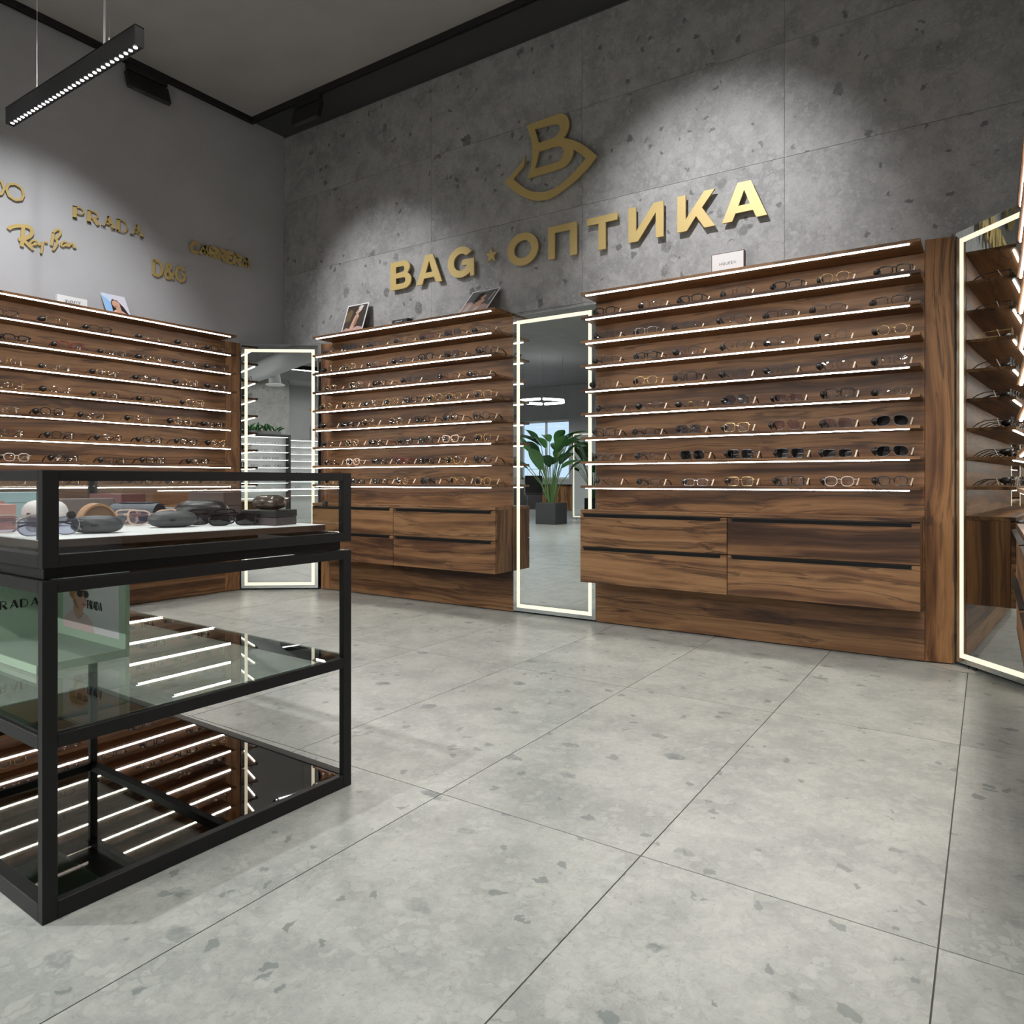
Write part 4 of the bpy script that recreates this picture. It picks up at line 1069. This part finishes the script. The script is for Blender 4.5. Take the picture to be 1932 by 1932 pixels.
clam_case('dark grey clamshell case in front of the navy case', -1.850, 1.075, R(60), 0.120, 0.062, 0.044, DG)
arch_case('navy arched soft case behind the grey clamshell case', -2.130, 1.130, R(35), 0.13, 0.10, 0.058, NAVY, BK)
clam_case('large black hard case beside the tall dark brown box', -1.955, 1.225, R(48), 0.150, 0.085, 0.068, BK)
gift_box('low black and brown box carrying a small case', -1.730, 1.290, R(12), 0.120, 0.085, 0.042, BRNB, None, BK, 0.55)
clam_case('small glossy brown case on top of the low black box', -1.730, 1.290, R(12), 0.10, 0.065, 0.042, pm('case_gloss_brown', (0.06, 0.045, 0.035), 0.15), TRZ + 0.0425)
gift_box('tall dark brown box behind the large black case', -2.085, 1.350, R(0), 0.185, 0.06, 0.088, BRNB, None, CHOC, 0.55)
gift_box('maroon box behind the brown folding case', -2.62, 1.32, R(2), 0.20, 0.085, 0.078, MAROON, None, None, 0.6)
tri_case('brown triangular folding case beside the maroon box', -2.37, 1.10, R(78), 0.15, 0.085, 0.07, CHOC)
arch_case('tan leather soft case behind the corner post', -1.960, 0.935, R(-18), 0.10, 0.085, 0.066, TAN, TAND, False)
gift_box('pink two-layer box at the left end of the tray', -2.235, 0.765, R(0), 0.23, 0.10, 0.064, PINK, None, None, 0.45)
gift_box('pale teal box at the back of the tray', -2.82, 1.06, R(0), 0.14, 0.22, 0.085, TEAL, None, None, 0.6)
gift_box('flat grey box lying behind the navy case', -2.36, 1.34, R(0), 0.25, 0.07, 0.034, GREYB, None, None, 0.6)
clam_case('plump white and pink pouch behind the pink box', -2.20, 0.915, R(10), 0.13, 0.085, 0.072, WHP)
gift_box('deep pink box behind the pink box', -2.52, 0.84, R(0), 0.20, 0.12, 0.066, ROSEB, None, None, 0.5)
for (lab, x, y, rz, st) in (('pale cat-eye sunglasses lying beside the navy case', -1.965, 1.085, R(70), ('cat', 0.0030, 'full', 'pale pink', 'tint')),
                            ('dark glasses with a gold hinge beside the large black case', -1.842, 1.185, R(60), ('square', 0.0024, 'full', 'black', 'tint')),
                            ('slim black sunglasses in front of the low black box', -1.755, 1.19, R(50), ('rect', 0.0022, 'full', 'black', 'sun')),
                            ('clear glasses with patterned arms beside the pink box', -1.955, 0.765, R(75), ('square', 0.0024, 'full', 'clear', 'tint')),
                            ('fine silver glasses beside the corner post of the showcase', -1.795, 0.755, R(75), ('panto', 0.0016, 'full', 'silver', 'blue')),
                            ('pale pink glasses lying on the white tray behind the tan case', -2.03, 1.01, R(70), ('square', 0.0028, 'full', 'pale pink', 'clear'))):
    glasses(lab, (x, y, TRZ + 0.0004), rz, *st, 'glasses in the showcase', False, 'display_glasses', True)

# ================================================================== back of the shop (seen in the mirrors)
def white_shelving(label, x0, x1, y, z0, z1, n, framed, face=1):
    t = thing('white_shelving', label, 'shelving unit', (x0, y, 0))
    w_ = x1 - x0
    M_W = pm('white_laminate', (0.82, 0.82, 0.82), 0.4)
    box('back_panel', M_W, t, 0, w_, -0.03, 0, 0.0005, z1)
    if framed:
        for x in (-0.03, w_): box('frame_post', M_BLACK, t, x, x + 0.03, -0.03, 0.2, 0.0005, z1)
        box('frame_top', M_BLACK, t, -0.03, w_ + 0.03, -0.03, 0.2, z1 + 0.0005, z1 + 0.03)
    dz = (z1 - z0) / n
    zs = []
    for k in range(n):
        z = z1 - 0.012 - k * dz; zs.append(z)
        s = box('shelf', M_W, t, 0, w_, 0.0005, 0.18, z - 0.012, z)
        box('led_strip', pm('led_soft', (0.9, 0.9, 0.9), 0.5, emit=(1, 0.98, 0.95), es=5.0), s, 0.02, w_ - 0.02, 0.16, 0.172, z - 0.018, z - 0.0122)
    return t, zs
t1, zs1 = white_shelving('white shelving with glasses against the rear wall seen in the corner mirror', -1.35, 0.5, -6.56, 0.4, 1.78, 9, False)
t2, zs2 = white_shelving('white shelving in a black frame with a plant on top', -2.95, -1.95, -4.6, 0.4, 1.72, 9, True)
for (x0, x1, y, zs, where) in ((-1.25, 0.3, -6.42, zs1, 'against the rear wall'), (-2.9, -2.05, -4.46, zs2, 'in the black frame')):
    for k in range(1, 8):
        for i in range(4):
            x = x0 + (x1 - x0) * (i + 0.5) / 4 + rnd.uniform(-0.04, 0.04)
            kind, rim, sty, col, lens, words = ST['KQkPSc'[(i + k) % 6]]
            fm = glasses_data(kind, rim, sty, col, lens)[0]
            o = link('eyeglasses', fm); o.location = (x, y, zs[k] + 0.0003); o.rotation_euler = (0, 0, R(180))
            tag(o, 'dark glasses, %s from left, shelf %s of the white shelving %s' % (ORD[3 - i], ORD[k], where), 'glasses', 'glasses on the white shelving')
# stone column
colm = struct(box('column_1', M_GROUT, None, -2.35, -1.5, -6.58, -5.75, 0, 3.0))
for a, b in ((0, 0.62), (0.62, 1.24), (1.24, 1.86), (1.86, 2.48), (2.48, 3.0)):
    o = box('stone_slab', M_WALL, colm, 0.001, 0.849, 0, 0.006, 0.001, b - a - 0.001); o.location = (-2.35, -5.7495, a)
    o = box('stone_slab', M_WALL, colm, 0, 0.006, 0.001, 0.829, 0.001, b - a - 0.001); o.location = (-1.4995, -6.58, a)
struct(box('beam_2', M_PLASTER, None, -3.9, 3.2, -6.6, -5.7, 3.0, ZC))
# plant on the framed shelving
LEAF = pm('leaf_green', (0.045, 0.14, 0.035), 0.4); LEAFD = pm('leaf_dark', (0.02, 0.075, 0.02), 0.45); STEM = pm('stem_green', (0.08, 0.16, 0.05), 0.5)
def blade(L, W, bend, n=7):
    mb = MB(); vs = []; fs = []
    for i in range(n + 1):
        u = i / n
        wv_ = W * math.sin(math.pi * min(1, u * 0.93 + 0.07)) ** 0.8 * 0.5
        x = L * (u - 0.12 * bend * u * u); z = L * 0.35 * (u - 1.5 * bend * u * u)
        vs += [(x, -wv_, z + wv_ * 0.35), (x, 0, z), (x, wv_, z + wv_ * 0.35)]
    for i in range(n):
        for j in (0, 1):
            a = i * 3 + j
            fs.append((a, a + 1, a + 4, a + 3))
    return mb.add(vs, fs)
pl = thing('bushy_plant', 'small bushy dark green plant on the framed white shelving', 'plant', (-2.45, -4.5, 1.7505))
box('planter', M_BLACKM, pl, -0.35, 0.35, -0.07, 0.07, 0, 0.06)
lm_ = blade(0.2, 0.06, 0.5).mesh('leaf', LEAFD)
for k in range(34):
    o = link('leaf', lm_, pl); o.location = (rnd.uniform(-0.33, 0.33), rnd.uniform(-0.05, 0.05), 0.055)
    o.rotation_euler = (rnd.uniform(-0.3, 0.3), rnd.uniform(-1.2, -0.2), rnd.uniform(0, 6.28)); s_ = rnd.uniform(0.6, 1.1); o.scale = (s_, s_, s_)
# duct with diffuser
du = rootless('ventilation_duct', 'grey round ventilation duct with a round ceiling diffuser', 'duct')
MB().tube([(-2.83, -5.9, 2.78), (-2.83, -0.6, 2.78)], 0.17, 20).build('pipe', pm('duct_grey', (0.45, 0.45, 0.46), 0.5), du, 0, True)
MB().tube([(-2.83, -2.9, 2.78), (-2.72, -2.9, 2.68), (-2.70, -2.9, 2.52)], 0.10, 16).build('branch', MATS['duct_grey'], du, 0, True)
MB().tube([(-2.70, -2.9, 2.52), (-2.70, -2.9, 2.50), (-2.70, -2.9, 2.485)], [0.11, 0.16, 0.15], 18).build('diffuser', M_WHITE, du)
for y in (-5.2, -3.4, -1.2): MB().tube([(-2.83, y, 2.94), (-2.83, y, ZC)], 0.004, 5).build('hanger', M_STEEL, du)
# poster and gold lettering on the rear wall
rp = thing('poster', 'pink poster with a line drawing above the rear shelving', 'poster', (-0.75, -6.47, 1.7685))
box('board', pm('print_pink', (0.75, 0.52, 0.55), 0.5), rp, 0, 0.28, -0.006, 0, 0, 0.36)
mb = MB(); mb.ribbon([(.06, .28), (.14, .31), (.2, .26), (.15, .18), (.1, .12), (.18, .06), (.22, .1)], 0.012, lambda a, b: (a, 0.0003, b), (0, 0.0005, 0)); mb.build('drawing', M_INK, rp)
rl = thing('brand_lettering', 'gold lettering high on the rear wall seen in the corner mirror', 'sign', (-0.2, -6.595, 2.45))
mb = MB(); blurred_line(mb, 6, lambda a, b: (-a, 0.004, b), 0.12, 0.6, (0, 0.006, 0)); mb.build('letter', M_GOLD, rl)
# tall plant in a dark pot
tp = thing('potted_plant', 'tall broad leaved plant in a dark square pot seen in the tall mirror', 'plant', (-7.35, -4.35, 0.0005))
MB().prism([(-0.23, -0.23, 0), (0.23, -0.23, 0), (0.23, 0.23, 0), (-0.23, 0.23, 0)], (0, 0, 0.42)).build('pot', pm('pot_dark', (0.03, 0.03, 0.032), 0.5), tp, 0.006)
MB().box(-0.21, 0.21, -0.21, 0.21, 0.4205, 0.424).build('soil', pm('soil', (0.03, 0.02, 0.015), 0.9), tp)
for k in range(30):
    a = k * 2.4 + rnd.uniform(-0.3, 0.3); h_ = rnd.uniform(0.6, 1.3); lean = rnd.uniform(0.1, 0.5)
    tip = Vector((math.cos(a) * lean, math.sin(a) * lean, 0.42 + h_))
    b0 = Vector((math.cos(a) * 0.05, math.sin(a) * 0.05, 0.4245))
    midp = b0.lerp(tip, 0.55) + Vector((-math.cos(a), -math.sin(a), 0)) * lean * 0.16
    st_ = MB().tube([b0, midp, tip], [0.011, 0.009, 0.006], 5).build('stalk', STEM, tp)
    lf = link('leaf', blade(rnd.uniform(0.42, 0.6), rnd.uniform(0.2, 0.28), rnd.uniform(0.25, 0.75)).mesh('leaf', LEAF if k % 3 else LEAFD), tp)
    lf.location = tip; lf.rotation_euler = (rnd.uniform(-0.25, 0.25), rnd.uniform(-0.7, 0.1), a)
# desk, chair, monitor
dk = thing('office_desk', 'dark office desk with a walnut front in the back office', 'desk', (-11.4, -10.35, 0))
box('desk_top', M_BLACK, dk, -1.2, 1.6, -0.4, 0.4, 0.72, 0.75, 0.002)
box('front_panel', M_WOOD_V, dk, 0.3, 1.58, 0.34, 0.37, 0.02, 0.7195); box('front_panel', M_BLACKM, dk, -1.18, 0.29, 0.34, 0.37, 0.02, 0.7195)
for x in (-1.18, 1.54): box('leg_panel', M_BLACK, dk, x, x + 0.04, -0.38, 0.335, 0.0005, 0.7195)
mo = thing('computer_monitor', 'computer monitor on the dark office desk', 'monitor', (-11.6, -10.3, 0.7505), R(15))
box('screen_back', M_BLACKM, mo, -0.27, 0.27, -0.02, 0.02, 0.12, 0.46, 0.003); box('stand', M_BLACKM, mo, -0.02, 0.02, -0.03, 0.0, 0.01, 0.1195); box('foot', M_BLACKM, mo, -0.11, 0.11, -0.08, 0.08, 0, 0.0098)
box('display', pm('screen_glow', (0.4, 0.5, 0.6), 0.3, emit=(0.7, 0.85, 1), es=0.8), mo, -0.26, 0.26, 0.0203, 0.022, 0.13, 0.45)
ch = thing('office_chair', 'black cantilever office chair with chrome tube frame', 'chair', (-10.95, -9.35, 0.0005), R(-25))
for x in (-0.26, 0.26):
    MB().tube([(x, 0.24, 0.014), (x, -0.24, 0.014), (x, -0.27, 0.06), (x, -0.22, 0.43), (x, 0.0, 0.45), (x, 0.22, 0.46), (x, 0.30, 0.95)], 0.012, 8).build('tube_frame', M_STEEL, ch)
    MB().tube([(x, -0.18, 0.44), (x, -0.16, 0.64), (x, 0.2, 0.66)], 0.012, 8).build('armrest', M_STEEL, ch)
box('seat', M_BLACKM, ch, -0.245, 0.245, -0.24, 0.22, 0.452, 0.49, 0.01)
MB().prism([(-0.245, 0.225, 0.50), (0.245, 0.225, 0.50), (0.245, 0.31, 1.0), (-0.245, 0.31, 1.0)], (0, -0.02, 0)).build('backrest', M_BLACKM, ch)
lit_mirror('standing mirror with a glowing border in the back office', (-7.32, -6.3), R(165), 0.6, 0.02, 1.95)
# hexagon lamp and linear lamps added to light the rear and as fill
M_TUBE = pm('office_tube', (0.9, 0.9, 0.9), 0.4, emit=(0.96, 0.98, 1), es=9.0)
hx = rootless('hexagon_pendant_lamp', 'white hexagon ring pendant lamp over the back office', 'lamp')
for k in range(6):
    a0, a1 = R(60 * k + 4), R(60 * k + 56)
    MB().tube([(-8.97 + 0.55 * math.cos(a0), -6.6 + 0.55 * math.sin(a0), 2.75), (-8.97 + 0.55 * math.cos(a1), -6.6 + 0.55 * math.sin(a1), 2.75)], 0.03, 8).build('tube_lamp', M_TUBE, hx)
    MB().tube([(-8.97 + 0.55 * math.cos(R(60 * k)), -6.6 + 0.55 * math.sin(R(60 * k)), 2.76), (-8.97 + 0.55 * math.cos(R(60 * k)), -6.6 + 0.55 * math.sin(R(60 * k)), ZC)], 0.003, 5).build('suspension_wire', M_STEEL, hx)
def fill_line_lamp(label, x, y, z, L, energy, along='x'):
    t = thing('linear_pendant_lamp', label, 'lamp', (x, y, z), 0 if along == 'x' else R(90))  # invented pendant, put in to brighten the shop
    box('housing', M_BLACK, t, -L / 2, L / 2, -0.025, 0.025, 0.002, 0.08, 0.001)
    box('diffuser', pm('fill_line_diffuser', (0.9, 0.9, 0.9), 0.4, emit=(1, 0.98, 0.95), es=6.0), t, -L / 2 + 0.01, L / 2 - 0.01, -0.02, 0.02, -0.002, 0.0018)
    for s in (-1, 1): MB().tube([(s * L * 0.4, 0, 0.08), (s * L * 0.4, 0, ZC - z)], 0.0015, 5).build('suspension_wire', M_STEEL, t)
    a = bpy.data.lights.new('fill_line_light', 'AREA'); a.shape = 'RECTANGLE'; a.size = L; a.size_y = 0.04; a.energy = energy; a.color = (1, 0.98, 0.95)
    o = bpy.data.objects.new('fill_line_light', a); C.objects.link(o); o.parent = t; o.location = (0, 0, -0.004)
    return t
fill_line_lamp('added black linear fill lamp in the back office', -8.2, -2.2, 2.8, 1.5, 170)
fill_line_lamp('added black linear fill lamp near the office window', -13.2, -8.6, 2.8, 1.5, 200)
fill_line_lamp('added black linear fill lamp in front of the rear shelving', -1.6, -3.6, 2.9, 1.5, 190)
fill_line_lamp('added black linear fill lamp behind the viewer', -0.9, -2.0, 2.9, 1.5, 55)
fill_line_lamp('added black linear fill lamp beside the left passage', -4.4, -2.6, 2.9, 1.4, 90, 'y')
